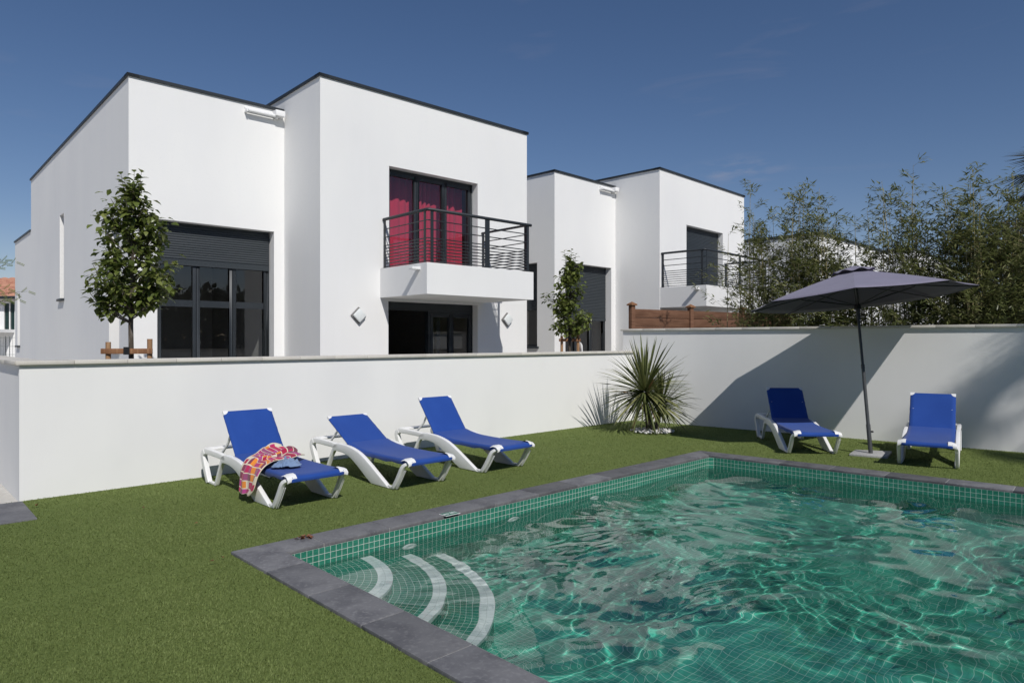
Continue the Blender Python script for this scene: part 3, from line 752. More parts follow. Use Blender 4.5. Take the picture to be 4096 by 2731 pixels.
# plainer white houses far behind the bamboo
def block_house(loc, rz, wdt, dep, hgt, label):
    h = empty('white_house', loc, rz, label, 'house', 'white flat roofed houses')
    m = MB(); win = [(1.2, 3.0, 2.9, 4.9), (4.4, 6.0, .1, 2.3)]
    facade(m, 0, wdt, -.1, hgt, 0, win, .25); side_facade(m, 0, dep, -.1, hgt, 0, [], .2)
    m.face([(wdt, 0, -.1), (wdt, dep, -.1), (wdt, dep, hgt), (wdt, 0, hgt)]); m.face([(0, dep, -.1), (0, dep, hgt), (wdt, dep, hgt), (wdt, dep, -.1)])
    m.build('wall', stucco, h, weld=True)
    m = MB(); m.box(.02, wdt - .02, .02, dep - .02, hgt - .2, hgt - .05); r_ = m.build('roof', roofgravel, h)
    m = MB(); m.box(-.04, wdt + .04, -.04, .12, hgt - .06, hgt + .07); m.box(-.04, .12, .121, dep, hgt - .06, hgt + .07); m.build('roof_trim', anth, r_)
    for wq in win:
        window(h, wq[0], wq[1], wq[2], wq[3], .2, 2); 
        shutter(h, wq[0] + .02, wq[1] - .02, .12, wq[2] + .5, wq[3] - .004)
    return h
block_house((12.62, 28.0, 0), R(45), 8.7, 9, 6.0, 'third white flat roofed house half hidden behind the bamboo')
block_house((20.6, 35.0, 0), R(47), 8.5, 9, 6.3, 'farthest white house, a roof corner showing over the bamboo beside the dark bush')

# neighbouring house with a clay tile roof, far left
def clay(nt, b, tc):
    pass
rooft = M('clay_roof_tile', (.46, .235, .16), .8, .2, noise=[(2.2, 5, (.33, .14, .095), .4, .65), (14, 3, (.52, .28, .19), .5, .7)])
dgreen = M('dark_green_shutter', (.012, .034, .032), .5, .4, noise=[(4, 2, (.016, .042, .04), .4, .7)])
def tile_house():
    Yh = 33.0
    def pt(u, v): return (u - 2048.0)/2731.0*Yh, CAM_H + (1363.0 - v)/2731.0*Yh
    x1, zr = pt(60, 1085); _, ze = pt(60, 1190); x0 = -31.0; xe = -22.5
    h = empty('tiled_house', (x0, Yh, 0), 0, 'far house with orange clay tile roof and dark green shutters', 'house')
    W_ = xe - x0
    def lx(u): return (u - 2048.0)/2731.0*Yh - x0
    def lz(v): return CAM_H + (1363.0 - v)/2731.0*Yh
    m = MB(); wins = [(lx(16), lx(36), lz(1318), lz(1212)), (lx(40), lx(58), lz(1318), lz(1206)), (lx(20), lx(24), .1, lz(1345)), (lx(36), lx(40), .1, lz(1345))]
    facade(m, 0, W_, -.1, ze + .1, 0, [(w_[0], w_[1], max(.0, w_[2]), w_[3]) for w_ in wins], .12)
    m.face([(W_, 0, -.1), (W_, 7, -.1), (W_, 7, ze), (W_, 0, ze)]); m.build('wall', stucco, h)
    for w_ in wins:
        s_ = MB(); s_.box(w_[0] + .01, w_[1] - .01, .05, .09, max(.01, w_[2]), w_[3] - .01)
        for q in np.arange(max(.1, w_[2]) + .1, w_[3] - .1, .12): s_.box(w_[0] + .05, w_[1] - .05, .035, .052, q, q + .07)
        s_.build('shutter', dgreen, h)
    # wavy tile roof
    m = MB(); nx, ny = 260, 26; G = []
    for i in range(nx + 1):
        row = []
        x = -.5 + (W_ + 1) * i / nx
        for j in range(ny * 2 + 1):
            t = j / (ny * 2); st = (j % 2) * .045
            row.append((x, -.5 + 4.5*t, ze + (zr - ze)*t + .05*abs(math.sin(x*math.pi/.42)) + st))
        G.append(row)
    m.grid(G); rf = m.build('roof', rooft, h)
    g = MB(); g.tube([(-.5, -.53, ze - .03), (W_ + .5, -.53, ze - .03)], .07, 8); g.build('gutter', anth, rf)
    b = MB(); b.box(0, lx(58), -1.3, -.01, lz(1330), lz(1318)); bo = b.build('balcony', stucco, h)
    for q in np.arange(.2, lx(20), .12):
        pass
    s_ = MB(); s_.box(lx(-10), lx(20), -1.28, -1.2, lz(1317), lz(1270)); s_.build('balustrade', dgreen, bo)
tile_house()
# wire mesh fence at the far left
fm = M('galvanised_wire', (.16, .18, .17), .5, .5, noise=[(6, 2, (.2, .22, .21), .4, .7)])
fe = empty('mesh_fence', (-19.5, 25.0, 0), 0, 'thin wire mesh fence in front of the clay roofed house', 'fence')
m = MB()
for k in range(34): m.tube([(k*.11, 0, .1), (k*.11, 0, 1.75)], .006, 4)
for z in (.2, .5, .8, 1.1, 1.4, 1.72): m.tube([(0, .008, z), (3.7, .008, z)], .006, 4)
m.build('wire_panel', fm, fe)
m = MB(); m.tube([(1.9, -.05, 0), (1.9, -.05, 3.4)], .035, 8); m.build('post', fm, fe)

# ---------------------------------------------------------------- wooden fence beyond the right wall
def wood_fence():
    P0 = np.array([2.724, 15.5]); fd = np.array([math.sin(R(56.5)), math.cos(R(56.5))]); rz = math.atan2(fd[1], fd[0])
    e = empty('wooden_fence', (P0[0], P0[1], 0), rz, 'brown wooden plank fence with capped posts beyond the high wall', 'fence')
    for k in range(4):
        x = k * 1.93; m = MB(); m.box(x - .055, x + .055, -.055, .055, -.1, 2.40); po = m.build('fence_post', fence_w, e, bevel=.006)
        m = MB(); c = .085; z = 2.401
        m.box(x - c, x + c, -c, c, z, z + .03)
        for q in ((0, 1), (1, 2), (2, 3), (3, 0)):
            cs = [(x - c, -c), (x + c, -c), (x + c, c), (x - c, c)]; a, b = cs[q[0]], cs[q[1]]
            m.face([(a[0], a[1], z + .0301), (b[0], b[1], z + .0301), (x, 0, z + .09)])
        m.build('post_cap', stake_w, po)
        if k < 3:
            for j in range(12):
                z = 2.325 - .205*j; off = .02 if j % 2 else .0
                m = MB(); m.box(x + .06, x + 1.87, -.014 + .004*(j % 2), .014 + .004*(j % 2), z - .19, z); m.build('plank', fence_w, e, bevel=.006)
                m = MB(); m.box(x + .06, x + 1.87, -.002, .006, z - .206, z - .191); m.build('batten', fence_w, e)
wood_fence()

# ---------------------------------------------------------------- sun loungers
def beam(m, pts, hw, y0, y1, cut=None):
    """flat bar in the xz plane: centre points, half widths perpendicular, between y0 and y1"""
    n = len(pts); A, B = [], []
    for i in range(n):
        a = np.array(pts[max(i-1, 0)], float); b = np.array(pts[min(i+1, n-1)], float); d = n2(b - a); nn = np.array([-d[1], d[0]])
        c = np.array(pts[i], float); A.append(c + nn*hw[i]); B.append(c - nn*hw[i])
    if cut: B[0], A[0] = (np.array(cut[0]), np.array(cut[1])) if np.linalg.norm(B[0] - cut[0]) < np.linalg.norm(A[0] - cut[0]) else (np.array(cut[1]), np.array(cut[0]))
    ys = [(y0[i] if hasattr(y0, '__len__') else y0, y1[i] if hasattr(y1, '__len__') else y1) for i in range(n)]
    v = lambda q, y: (q[0], y, q[1])
    for i in range(n - 1):
        (ya, yb), (yc, yd) = ys[i], ys[i+1]
        m.face([v(A[i], ya), v(A[i], yb), v(A[i+1], yd), v(A[i+1], yc)]); m.face([v(B[i], yb), v(B[i], ya), v(B[i+1], yc), v(B[i+1], yd)])
        m.face([v(B[i], ya), v(A[i], ya), v(A[i+1], yc), v(B[i+1], yc)]); m.face([v(A[i], yb), v(B[i], yb), v(B[i+1], yd), v(A[i+1], yd)])
    m.face([v(A[0], ys[0][1]), v(A[0], ys[0][0]), v(B[0], ys[0][0]), v(B[0], ys[0][1])])
    m.face([v(A[-1], ys[-1][0]), v(A[-1], ys[-1][1]), v(B[-1], ys[-1][1]), v(B[-1], ys[-1][0])])

def smooth_path(pts, vals, k=5):
    """Catmull-Rom through 2-D points plus a value list"""
    P = np.array([list(p) + [v] for p, v in zip(pts, vals)], float); out = []
    for i in range(len(P) - 1):
        p0 = P[max(i-1, 0)]; p1 = P[i]; p2 = P[i+1]; p3 = P[min(i+2, len(P)-1)]
        for t in np.linspace(0, 1, k, endpoint=False):
            out.append(.5*((2*p1) + (-p0+p2)*t + (2*p0-5*p1+4*p2-p3)*t*t + (-p0+3*p1-3*p2+p3)*t**3))
    out.append(P[-1]); out = np.array(out); return [tuple(q[:2]) for q in out], [q[2] for q in out]

HX, HZ, BL = -.985, .385, .555
def make_lounger(label, loc, rz, back_deg):
    e = empty('sun_lounger', (loc[0], loc[1], 0.004), rz, label, 'sun lounger', 'blue sling sun loungers around the pool')
    a = R(back_deg); top = (HX - BL*math.cos(a), HZ + BL*math.sin(a))
    for sg_ in (-1, 1):
        yo, yi = sg_*.335, sg_*.285
        y0, y1 = min(yo, yi), max(yo, yi)
        # arched leg sweeping up from the front foot to the arm joint
        pts, hw = smooth_path([(-.46, .124), (-.66, .230), (-.84, .295), (-1.0, .321), (-1.16, .325), (-1.235, .30)], [.088, .080, .062, .051, .046, .034]); pts = [(-.23, 0)] + pts; hw = [.1] + hw
        m = MB(); beam(m, pts, hw, y0, y1, cut=((-.055, 0.0), (-.405, 0.0)))
        # clip the foot flat on the ground
        m.v = [(x, y, max(z, 0.0)) for x, y, z in m.v]
        arch = m.build('arched_leg', plast, e, bevel=.010, seg=3)
        # front leg from the corner cap down to the front foot
        yy0 = [sg_*.245, sg_*.268, sg_*.292, sg_*.296, sg_*.296]; yy1 = [sg_*.268, sg_*.318, sg_*.334, sg_*.336, sg_*.336]
        lp, lw = [(.262, .312), (.215, .290), (.165, .250), (.08, .115), (-.005, .0)], [.016, .018, .022, .023, .026]
        m = MB()
        q0 = [min(p, q) for p, q in zip(yy0, yy1)]; q1 = [max(p, q) for p, q in zip(yy0, yy1)]
        lp2, lw2 = smooth_path(lp, lw, 3); f_ = lambda arr: list(np.interp(np.linspace(0, len(arr)-1, len(lp2)), range(len(arr)), arr))
        beam(m, lp2, lw2, f_(q0), f_(q1)); m.v = [(x, y, max(z, 0.0)) for x, y, z in m.v]
        fl_ = m.build('front_leg', plast, e, bevel=.007, seg=2)
        m = MB()   # ribs of the front leg
        for q in (.304, .320):
            beam(m, [(.188, .225), (.105, .10), (.035, .012)], [.004, .004, .004], sg_*q - .0025, sg_*q + .0025)
        m.v = [(x + .022, y, z + .0) for x, y, z in m.v]; m.build('rib', plast, fl_)
        m = MB(); m.box(-.10, .012, y0 + .006, y1 - .006, .0, .03); m.build('foot', plast, fl_, bevel=.006)
        # corner cap over the sling
        m = MB(); G = []
        for (x, z) in ((.135, .338), (.20, .352), (.25, .345), (.282, .318), (.272, .288)):
            G.append([(x, sg_*y_, z - .018*max(0, (y_ - .255)/.06)) for y_ in (.225, .255, .29, .318)])
        m.grid(G); m.build('corner_cap', plast, e, smooth=True, weld=True, bevel=0)
        # arm behind the joint and the two rear legs
        m = MB(); beam(m, [(-1.13, .332), (-1.30, .345), (-1.55, .352), (-1.70, .352), (-1.76, .336)], [.030, .032, .033, .034, .03], y0, y1); m.build('arm', plast, e, bevel=.010, seg=3)
        pts, hw = smooth_path([(-1.72, .345), (-1.772, .30), (-1.745, .22), (-1.67, .09), (-1.615, .0)], [.03, .034, .034, .032, .034])
        m = MB(); beam(m, pts, hw, y0 + .004*sg_, y1 + .004*sg_); m.v = [(x, y, max(z, 0.0)) for x, y, z in m.v]; m.build('rear_leg', plast, e, bevel=.009, seg=3)
        pts, hw = smooth_path([(-1.20, .325), (-1.258, .27), (-1.325, .17), (-1.40, .04), (-1.43, .0)], [.03, .022, .019, .019, .021])
        m = MB(); beam(m, pts, hw, y0 + .005, y1 - .005); m.v = [(x, y, max(z, 0.0)) for x, y, z in m.v]; m.build('rear_leg', plast, e, bevel=.006, seg=2)
        m = MB(); m.box(-1.615, -1.43, y0 + .008, y1 - .008, .0, .03); m.build('foot', plast, e, bevel=.006)
        # seat rail
        m = MB(); m.tube([(.235, sg_*.250, .304), (-.3, sg_*.252, .302), (-.7, sg_*.252, .312), (HX, sg_*.252, HZ - .042)], .018, 8); m.build('seat_rail', plast, e, smooth=True, angle=50)
        # back support strut
        bm_ = (HX - .33*math.cos(a), HZ + .33*math.sin(a))
        m = MB(); m.tube([(bm_[0] + .01, sg_*.235, bm_[1] - .02), (bm_[0] - .06 - .05*math.cos(a), sg_*.24, (bm_[1] + .30)/2), (-1.50 + .12*(1 - math.cos(a)), sg_*.245, .33)], .014, 8); m.build('back_strut', plast, e, smooth=True, angle=50)
    m = MB(); m.box(-1.765, -1.62, -.285, .285, .362, .384); m.build('cross_bar', plast, e, bevel=.006)
    m = MB(); m.tube([(-1.28, -.285, .31), (-1.28, .285, .31)], .016, 8); m.build('cross_tube', plast, e, smooth=True, angle=50)
    m = MB(); m.tube([(.225, -.25, .292), (.225, .25, .292)], .018, 8); m.build('cross_tube', plast, e, smooth=True, angle=50)
    # back frame : bar round the back with the white top corners
    ud = (-math.cos(a), math.sin(a)); nrm = (-math.sin(a), -math.cos(a))
    bp = lambda l, y, o=0: (HX + ud[0]*l + nrm[0]*o, y, HZ + ud[1]*l + nrm[1]*o)
    m = MB(); m.tube([bp(-.03, -.262, .02), bp(BL - .03, -.262, .02), bp(BL - .005, -.24, .02), bp(BL - .005, .24, .02), bp(BL - .03, .262, .02), bp(-.03, .262, .02)], .014, 8)
    for s in (-1, 1):
        c = []
        for (l, y) in ((BL + .006, .279), (BL + .006, .222), (BL - .012, .226), (BL - .032, .243), (BL - .042, .262), (BL - .044, .279)): c.append(bp(l, s*y, -.0045))
        m.face(c if s > 0 else c[::-1]); c2 = [tuple(np.array(p) + np.array([nrm[0], 0, nrm[1]])*.02) for p in c]; m.face(c2[::-1] if s > 0 else c2)
        for k in range(len(c)): k2 = (k+1) % len(c); m.face([c[k], c2[k], c2[k2], c[k2]])
    m.build('back_frame', plast, e)
    # slings
    def sling(name, prof, hwid, sag, wrap):
        m = MB(); G = []
        n = len(prof)
        for i, (x, z, nx, nz) in enumerate(prof):
            row = []; t = i/(n-1)
            ys = list(np.linspace(-1, 1, 13))
            edge = (.002*math.sin(i*1.9) + .0015*math.sin(i*3.7 + 1)) * (1 if wrap == 1 else .5)
            for y in ys:
                s_ = sag*(1 - y*y)*math.sin(math.pi*t)
                row.append((x - nx*s_, y*(hwid + (edge if abs(y) > .9 else 0)), z - nz*s_))
            y_ = hwid + edge
            dp = .056 if wrap == 1 else .030; left = [(x - nx*.014, -(y_ + .011), z - nz*.014), (x - nx*dp*.6, -(y_ + .013), z - nz*dp*.6), (x - nx*dp, -(y_ + .006), z - nz*(dp + edge*2))]; right = [(p[0], -p[1], p[2]) for p in left]
            if wrap: row = left[::-1] + row + right
            G.append(row)
        m.grid(G); return m.build(name, bluefab, e, smooth=True, weld=True)
    seat = [(.272, .275, 1, .1), (.285, .300, .95, .3), (.275, .322, .6, .8), (.24, .336, .1, 1)]
    for t in np.linspace(0, 1, 12)[1:]:
        x = .24 + (HX - .24)*t; z = .336 + .006*math.sin(t*9) * 0 + (.352 - .336)*min(1, t*1.2) + (HZ + .006 - .352)*max(0, (t - .75)/.25)**1.5 - .014*math.sin(math.pi*t)
        seat.append((x, z, 0, 1))
    sling('seat_sling', seat, .270, .012, 1)
    back = [(HX + ud[0]*l, HZ + .004 + ud[1]*l, -nrm[0], -nrm[1]) for l in np.linspace(-.012, BL - .004, 14)]
    sb = sling('back_sling', back, .266, .010, 2)
    return e
Lg = {}
spec = [('blue lounger with the striped towel and blue top lying on it', (-2.045, 6.738), (.70, -.713), 51.5),
        ('blue lounger with its back reclined low, middle of the three by the low wall', (-1.052, 7.576), (.70, -.713), 29.5),
        ('empty blue lounger with its back raised, nearest the spiky dracaena', (-.138, 8.51), (.70, -.713), 52.0),
        ('blue lounger with its raised back in the umbrella shadow', (4.254, 9.697), (-.100, -.995), 55.0),
        ('blue lounger right of the umbrella pole, fully in the sun', (5.316, 8.727), (-.56, -.828), 55.0)]
for i, (lab, c, d, ad) in enumerate(spec):
    Lg[i] = make_lounger(lab, c, math.atan2(d[1], d[0]), ad)

# ---------------------------------------------------------------- towel and top on the first lounger
def towelmat():
    m = bpy.data.materials.new('striped_towel'); m.use_nodes = True; nt = m.node_tree; b = nt.nodes['Principled BSDF']; b.inputs['Roughness'].default_value = .95
    b.inputs['Specular IOR Level'].default_value = .1; b.inputs['Sheen Weight'].default_value = .2
    uv = nt.nodes.new('ShaderNodeUVMap'); uv.uv_map = 'UVMap'; sp = nt.nodes.new('ShaderNodeSeparateXYZ'); nt.links.new(uv.outputs[0], sp.inputs[0])
    def mth(op, a, bb):
        n = nt.nodes.new('ShaderNodeMath'); n.operation = op
        for k, q in enumerate((a, bb)):
            if q is None: continue
            if isinstance(q, (int, float)): n.inputs[k].default_value = q
            else: nt.links.new(q, n.inputs[k])
        return n.outputs[0]
    row = mth('FLOOR', mth('MULTIPLY', sp.outputs[1], 13.0), None)        # bands across
    wn3 = nt.nodes.new('ShaderNodeTexWhiteNoise'); wn3.noise_dimensions = '1D'; nt.links.new(row, wn3.inputs['W'])
    colx = mth('FLOOR', mth('ADD', mth('MULTIPLY', sp.outputs[0], 9.0), mth('MULTIPLY', wn3.outputs[0], 5.0)), None)
    wn4 = nt.nodes.new('ShaderNodeTexWhiteNoise'); wn4.noise_dimensions = '2D'
    cb = nt.nodes.new('ShaderNodeCombineXYZ'); nt.links.new(colx, cb.inputs[0]); nt.links.new(row, cb.inputs[1]); nt.links.new(cb.outputs[0], wn4.inputs['Vector'])
    cr = nt.nodes.new('ShaderNodeValToRGB'); cr.color_ramp.interpolation = 'CONSTANT'; el = cr.color_ramp.elements
    cols = [(.36, .018, .06), (.42, .06, .24), (.21, .05, .085), (.70, .24, .04), (.44, .03, .10), (.66, .58, .46), (.31, .08, .18), (.40, .045, .16)]
    el[0].color = (*cols[0], 1); el[0].position = 0; el[1].color = (*cols[1], 1); el[1].position = 1/8
    for k in range(2, 8):
        q = el.new(k/8); q.color = (*cols[k], 1)
    nt.links.new(wn4.outputs[0], cr.inputs[0])
    # thin cream lines between the bands, cream hem
    fr = mth('FRACT', mth('MULTIPLY', sp.outputs[1], 13.0), None); ln = mth('LESS_THAN', fr, .14)
    hem = mth('MAXIMUM', mth('LESS_THAN', sp.outputs[0], .018), mth('GREATER_THAN', sp.outputs[0], .982)); hem2 = mth('MAXIMUM', mth('LESS_THAN', sp.outputs[1], .012), mth('GREATER_THAN', sp.outputs[1], .988))
    al = mth('MAXIMUM', ln, mth('MAXIMUM', hem, hem2))
    mx = nt.nodes.new('ShaderNodeMix'); mx.data_type = 'RGBA'; nt.links.new(al, mx.inputs[0]); nt.links.new(cr.outputs[0], mx.inputs[6]); mx.inputs[7].default_value = (.66, .58, .44, 1)
    nt.links.new(mx.outputs[2], b.inputs['Base Color'])
    n = nt.nodes.new('ShaderNodeTexNoise'); n.inputs['Scale'].default_value = 350; nt.links.new(uv.outputs[0], n.inputs['Vector'])
    bp = nt.nodes.new('ShaderNodeBump'); bp.inputs['Strength'].default_value = .5; bp.inputs['Distance'].default_value = .003; nt.links.new(n.outputs[0], bp.inputs['Height']); nt.links.new(bp.outputs[0], b.inputs['Normal'])
    return m
def make_towel():
    """a crumpled strip lying across the seat and hanging over the near side down to the grass (lounger local axes)"""
    m = MB(); G = []; UV = []
    nl, nw = 70, 40
    # profile: across the seat from the far side to the near rail, then down to the grass
    path = [(-.73, .250, .372), (-.70, .16, .372), (-.66, .05, .372), (-.60, -.08, .374), (-.52, -.19, .378), (-.455, -.272, .372), (-.42, -.325, .352), (-.405, -.365, .30), (-.40, -.385, .22), (-.40, -.395, .14), (-.43, -.41, .07)]
    wid = [.24, .29, .29, .27, .25, .235, .22, .21, .195, .17, .10]
    P = np.array(path); sl_ = np.concatenate([[0], np.cumsum(np.linalg.norm(np.diff(P, axis=0), axis=1))]); sl_ /= sl_[-1]
    tt = np.linspace(0, 1, nl); sm = lambda a_: np.convolve(np.pad(a_, 3, mode='edge'), np.ones(7)/7, 'valid')
    cx, cy, cz, ww = [sm(np.interp(tt, sl_, q)) for q in (P[:, 0], P[:, 1], P[:, 2], np.array(wid))]
    for i in range(nl):
        row = []; ur = []; t = tt[i]; hang = float(np.clip((t - .62)/.12, 0, 1))
        for j in range(nw):
            q = j/(nw-1)*2 - 1
            fold = math.sin(5.5*q + 2.6*t + .8)*.55 + math.sin(11*q - 4*t + 2)*.3 + math.sin(19*q + 6*t)*.12
            side = .5 - .5*math.cos(math.pi*min(1, (1 - abs(q))/.25))
            x = cx[i] + q*ww[i] + .022*math.sin(7*t + 2*q) + .012*math.sin(15*t + 5*q)
            y = cy[i] + .018*math.sin(9*q + 3*t)*(1 - hang) - hang*(.014 + .020*fold)
            z = cz[i] + (1 - hang)*(.006 + .042*max(0, fold)*(.35 + .65*side) + .045*math.exp(-((t - .12)/.10)**2)*max(0, math.sin(2.2*q + .6)) + .05*max(0, -q - .55)*(1 - t))
            z += hang*(.03*math.sin(4*q + 1) + .05*q*q)*(t - .62)
            z += (1 - hang)*(.022*max(0, math.sin(14*t + 6*q))*max(0, 1 - q*q) + .03*min(1, max(0, (-x - .74)/.2))**1.5 + max(0, -.975 - x)*1.25)
            row.append((x, y, max(z, .010))); ur.append((j/(nw-1), t))
        G.append(row); UV.append(ur)
    m.grid(G, 0, UV)
    return m
L1 = Lg[0]
tw = make_towel().build('towel', towelmat(), None, smooth=True, weld=False)
tw.location = L1.location; tw.rotation_euler = L1.rotation_euler
sd = tw.modifiers.new('thickness', 'SOLIDIFY'); sd.thickness = .006; sd.offset = 1
tag(tw, 'crumpled towel striped in pink, orange and cream hanging over the lounger edge', 'towel')
def make_top():
    """crumpled jersey: an irregular outline gathered into folds, thin at the edge"""
    from mathutils import noise as mn
    m = MB(); G = []; nr, na = 26, 72
    for i in range(nr + 1):
        q = i/nr; row = []
        for k in range(na + 1):
            a = 2*math.pi*k/na; ca, sa = math.cos(a), math.sin(a)
            out = 1 + .22*math.sin(2*a + .6) + .12*math.sin(3*a + 2) + .09*math.sin(5*a + 1) + .05*math.sin(9*a)
            x, y = ca*q*out*.095, sa*q*out*.150
            p = Vector((x*16 + 3, y*16 + 1, .4)); wob = mn.noise(p*.7)*1.5
            f1 = 1 - abs(math.sin(26*x + 9*y + 3*wob)); f2 = 1 - abs(math.sin(-12*x + 24*y + 4*wob + 1)); f3 = mn.noise(p*1.6)
            dome = max(0.0, 1 - q**2.6)
            z = .008 + dome*(.034 + .042*f1*f1 + .034*f2*f2 + .022*f3) + .010*max(0, math.sin(6*a + 8*wob))*q*q
            row.append((x + .010*f2*q, y + .010*f1*q, max(z, .003)))
        G.append(row)
    m.grid(G); o = m.build('folded_top', shirtfab, None, smooth=True, weld=True)
    sd_ = o.modifiers.new('thickness', 'SOLIDIFY'); sd_.thickness = .003
    p = Matrix.Rotation(L1.rotation_euler.z, 3, 'Z') @ Vector((-.235, -.07, 0)); o.location = L1.location + p + Vector((0, 0, .336)); o.rotation_euler = (0, 0, L1.rotation_euler.z + .5)
    tag(o, 'crumpled blue grey jersey top on the seat beside the striped towel', 'clothing')
make_top()

# ---------------------------------------------------------------- umbrella
def umbrella():
    base = gnd(3483, 1811.6, .03); P0 = Vector((base[0], base[1], .03))
    CEN = Vector((5.000, 9.897, 2.204)); PD = (CEN - P0).normalized(); CL = (CEN - P0).length; ax = Vector((-.0696, .0860, 1.0)).normalized()
    # slab
    sb = empty('granite_slab', (*np.mean(ubase, axis=0), 0), 0, 'pale square granite slab under the umbrella pole', 'slab')
    c_ = np.mean(ubase, axis=0); m = MB(); poly = [tuple(p - c_) for p in ubase]
    if sum(poly[k][0]*poly[(k+1) % 4][1] - poly[(k+1) % 4][0]*poly[k][1] for k in range(4)) < 0: poly = poly[::-1]
    m.prism(poly, .0, .03); m.build('stone', stonew, sb, bevel=.003)
    e = empty('umbrella', P0, 0, 'grey mauve octagonal umbrella leaning left on its dark pole', 'umbrella')
    A = lambda h, off=Vector((0, 0, 0)): (PD*h if h < CL else PD*CL + ax*(h - CL)) + off
    m = MB(); m.tube([A(.0), A(.40)], .029, 14); m.build('sleeve', sleevem, e, smooth=True, angle=50)
    m = MB(); m.tube([A(.30, Vector((.028, -.01, 0))), A(.30, Vector((.055, -.015, 0)))], .014, 8); m.build('knob', blackp, e, smooth=True, angle=50)
    m = MB(); m.tube([A(.40), A(1.22)], .0235, 14); m.build('lower_pole', sleevem, e, smooth=True, angle=50)
    m = MB(); m.tube([A(1.22), A(CL + .30)], .0195, 14); m.tube([A(1.19), A(1.25)], .0255, 14); m.build('upper_pole', polem, e, smooth=True, angle=50)
    hub_h, run_h, rimh, topz = CL + .16, CL - .10, CL, CL + .43
    # basis of the canopy plane
    b1 = Vector((1, 0, 0)); b1 = (b1 - ax*b1.dot(ax)).normalized(); b2 = ax.cross(b1).normalized()
    RR = 1.488; a0 = R(-117.7)
    def rim(k, r=RR, h=rimh): a = a0 + k*math.pi/4; return A(h) + (b1*math.cos(a) + b2*math.sin(a))*r
    # canopy with slightly sagging panels
    m = MB(); apex = A(topz); nseg = 10; nr = 10; G = []
    for j in range(8):
        pa, pb = rim(j), rim(j+1)
        for i in range(nseg):
            row = []
            t = i/nseg
            for q in range(nr + 1):
                s = .07 + .93*q/nr
                pe = pa*(1-t) + pb*t; p = apex*(1-s) + pe*s
                sag = 4*t*(1-t)
                p = p - ax*(.014*sag*s) - (p - apex - ax*(p - apex).dot(ax))*(.006*sag*s*s)
                p = p + ax*.015*math.sin(math.pi*s)
                row.append(tuple(p))
            G.append(row)
    G.append(G[0]); m.grid(G); cv = m.build('canopy', umbfab, e, smooth=True, weld=True, angle=5)
    so_ = cv.modifiers.new('thickness', 'SOLIDIFY'); so_.thickness = .0015; so_.offset = -1; cv.data.materials.append(umbshade); so_.material_offset = 1; so_.material_offset_rim = 0  # inner face gets the darker colour that paints in the underside shade
    # wavy vent cap
    m = MB(); G = []
    for k in range(65):
        a = a0 + 2*math.pi*k/64; row = []
        for q in range(6):
            s = q/5; r = .015 + .27*s
            z = topz + .055 - .075*s - .03*s*s + .016*s*s*math.sin(8*(a - a0) - 1.2) + .02*s*s
            row.append(tuple(A(z) + (b1*math.cos(a) + b2*math.sin(a))*r))
        G.append(row)
    m.grid(G); vt = m.build('vent_cap', umbfab, e, smooth=True, weld=True); vt.modifiers.new('thickness', 'SOLIDIFY').thickness = .002
    m = MB(); m.tube([A(hub_h), A(hub_h + .08)], .045, 12); m.build('hub', blackp, e, smooth=True, angle=50)
    m = MB(); m.tube([A(run_h - .05), A(run_h + .02)], .05, 12); m.tube([A(run_h - .20), A(run_h - .05)], .028, 12); m.build('runner', blackp, e, smooth=True, angle=50)
    m = MB()
    for k in range(15): 
        h_ = run_h + .03 + k*.019; m.tube([A(h_), A(h_ + .012)], .031, 12)
    m.build('spring', anth, e, smooth=True, angle=50)
    for k in range(8):
        m = MB(); p0 = A(hub_h + .05); p1 = rim(k, RR - .01, rimh - .02); mid = (p0 + p1)/2 + ax*.005
        m.tube([p0, mid, p1], .008, 6); rb = m.build('rib', blackp, e)
        m = MB(); p = p0*.5 + p1*.5 - ax*.01; m.tube([A(run_h) + (p - A(run_h)).normalized()*.04, p], .007, 6); m.build('strut', blackp, rb)
umbrella()

# ---------------------------------------------------------------- foliage helpers
def leaf_quads(pos, d, up, ln, wd_, curl=.25, fold=.25):
    """pointed folded leaves, 6 verts / 4 faces each -> V, F (quads+tris as quads)"""
    n = len(pos); d = d/np.linalg.norm(d, axis=1, keepdims=True); sx = np.cross(d, up); sx /= np.linalg.norm(sx, axis=1, keepdims=True) + 1e-9
    nz = np.cross(sx, d)
    ln = np.broadcast_to(ln, (n,))[:, None]; wd_ = np.broadcast_to(wd_, (n,))[:, None]
    b = pos; mid = pos + d*ln*.45 - nz*ln*.02; tip = pos + d*ln - nz*ln*curl
    e1_ = pos + d*ln*.40 + sx*wd_*.5 + nz*wd_*fold - nz*ln*curl*.15; e2_ = pos + d*ln*.40 - sx*wd_*.5 + nz*wd_*fold - nz*ln*curl*.15
    m2 = pos + d*ln*.75 - nz*ln*curl*.45
    f1 = m2 + sx*wd_*.30 + nz*wd_*fold*.6; f2 = m2 - sx*wd_*.30 + nz*wd_*fold*.6
    V = np.stack([b, e1_, f1, tip, f2, e2_, mid, m2], 1)   # 8 verts
    base = (np.arange(n)*8)[:, None]
    F = np.concatenate([base + np.array([[0, 6, 1, 1]])[:, [0, 1, 2, 2]] if False else base + np.array([0, 6, 7, 1])], 0)
    Fa = base + np.array([0, 6, 1, 1]); 
    quads = np.concatenate([base + np.array([6, 7, 2, 1]), base + np.array([6, 5, 4, 7])], 0)
    tris = np.concatenate([base + np.array([0, 6, 1]), base + np.array([0, 5, 6]), base + np.array([7, 3, 2]), base + np.array([7, 4, 3])], 0)
    qt = np.concatenate([quads[:, [0, 1, 2]], quads[:, [0, 2, 3]]], 0)
    return V.reshape(-1, 3), np.concatenate([tris, qt], 0)

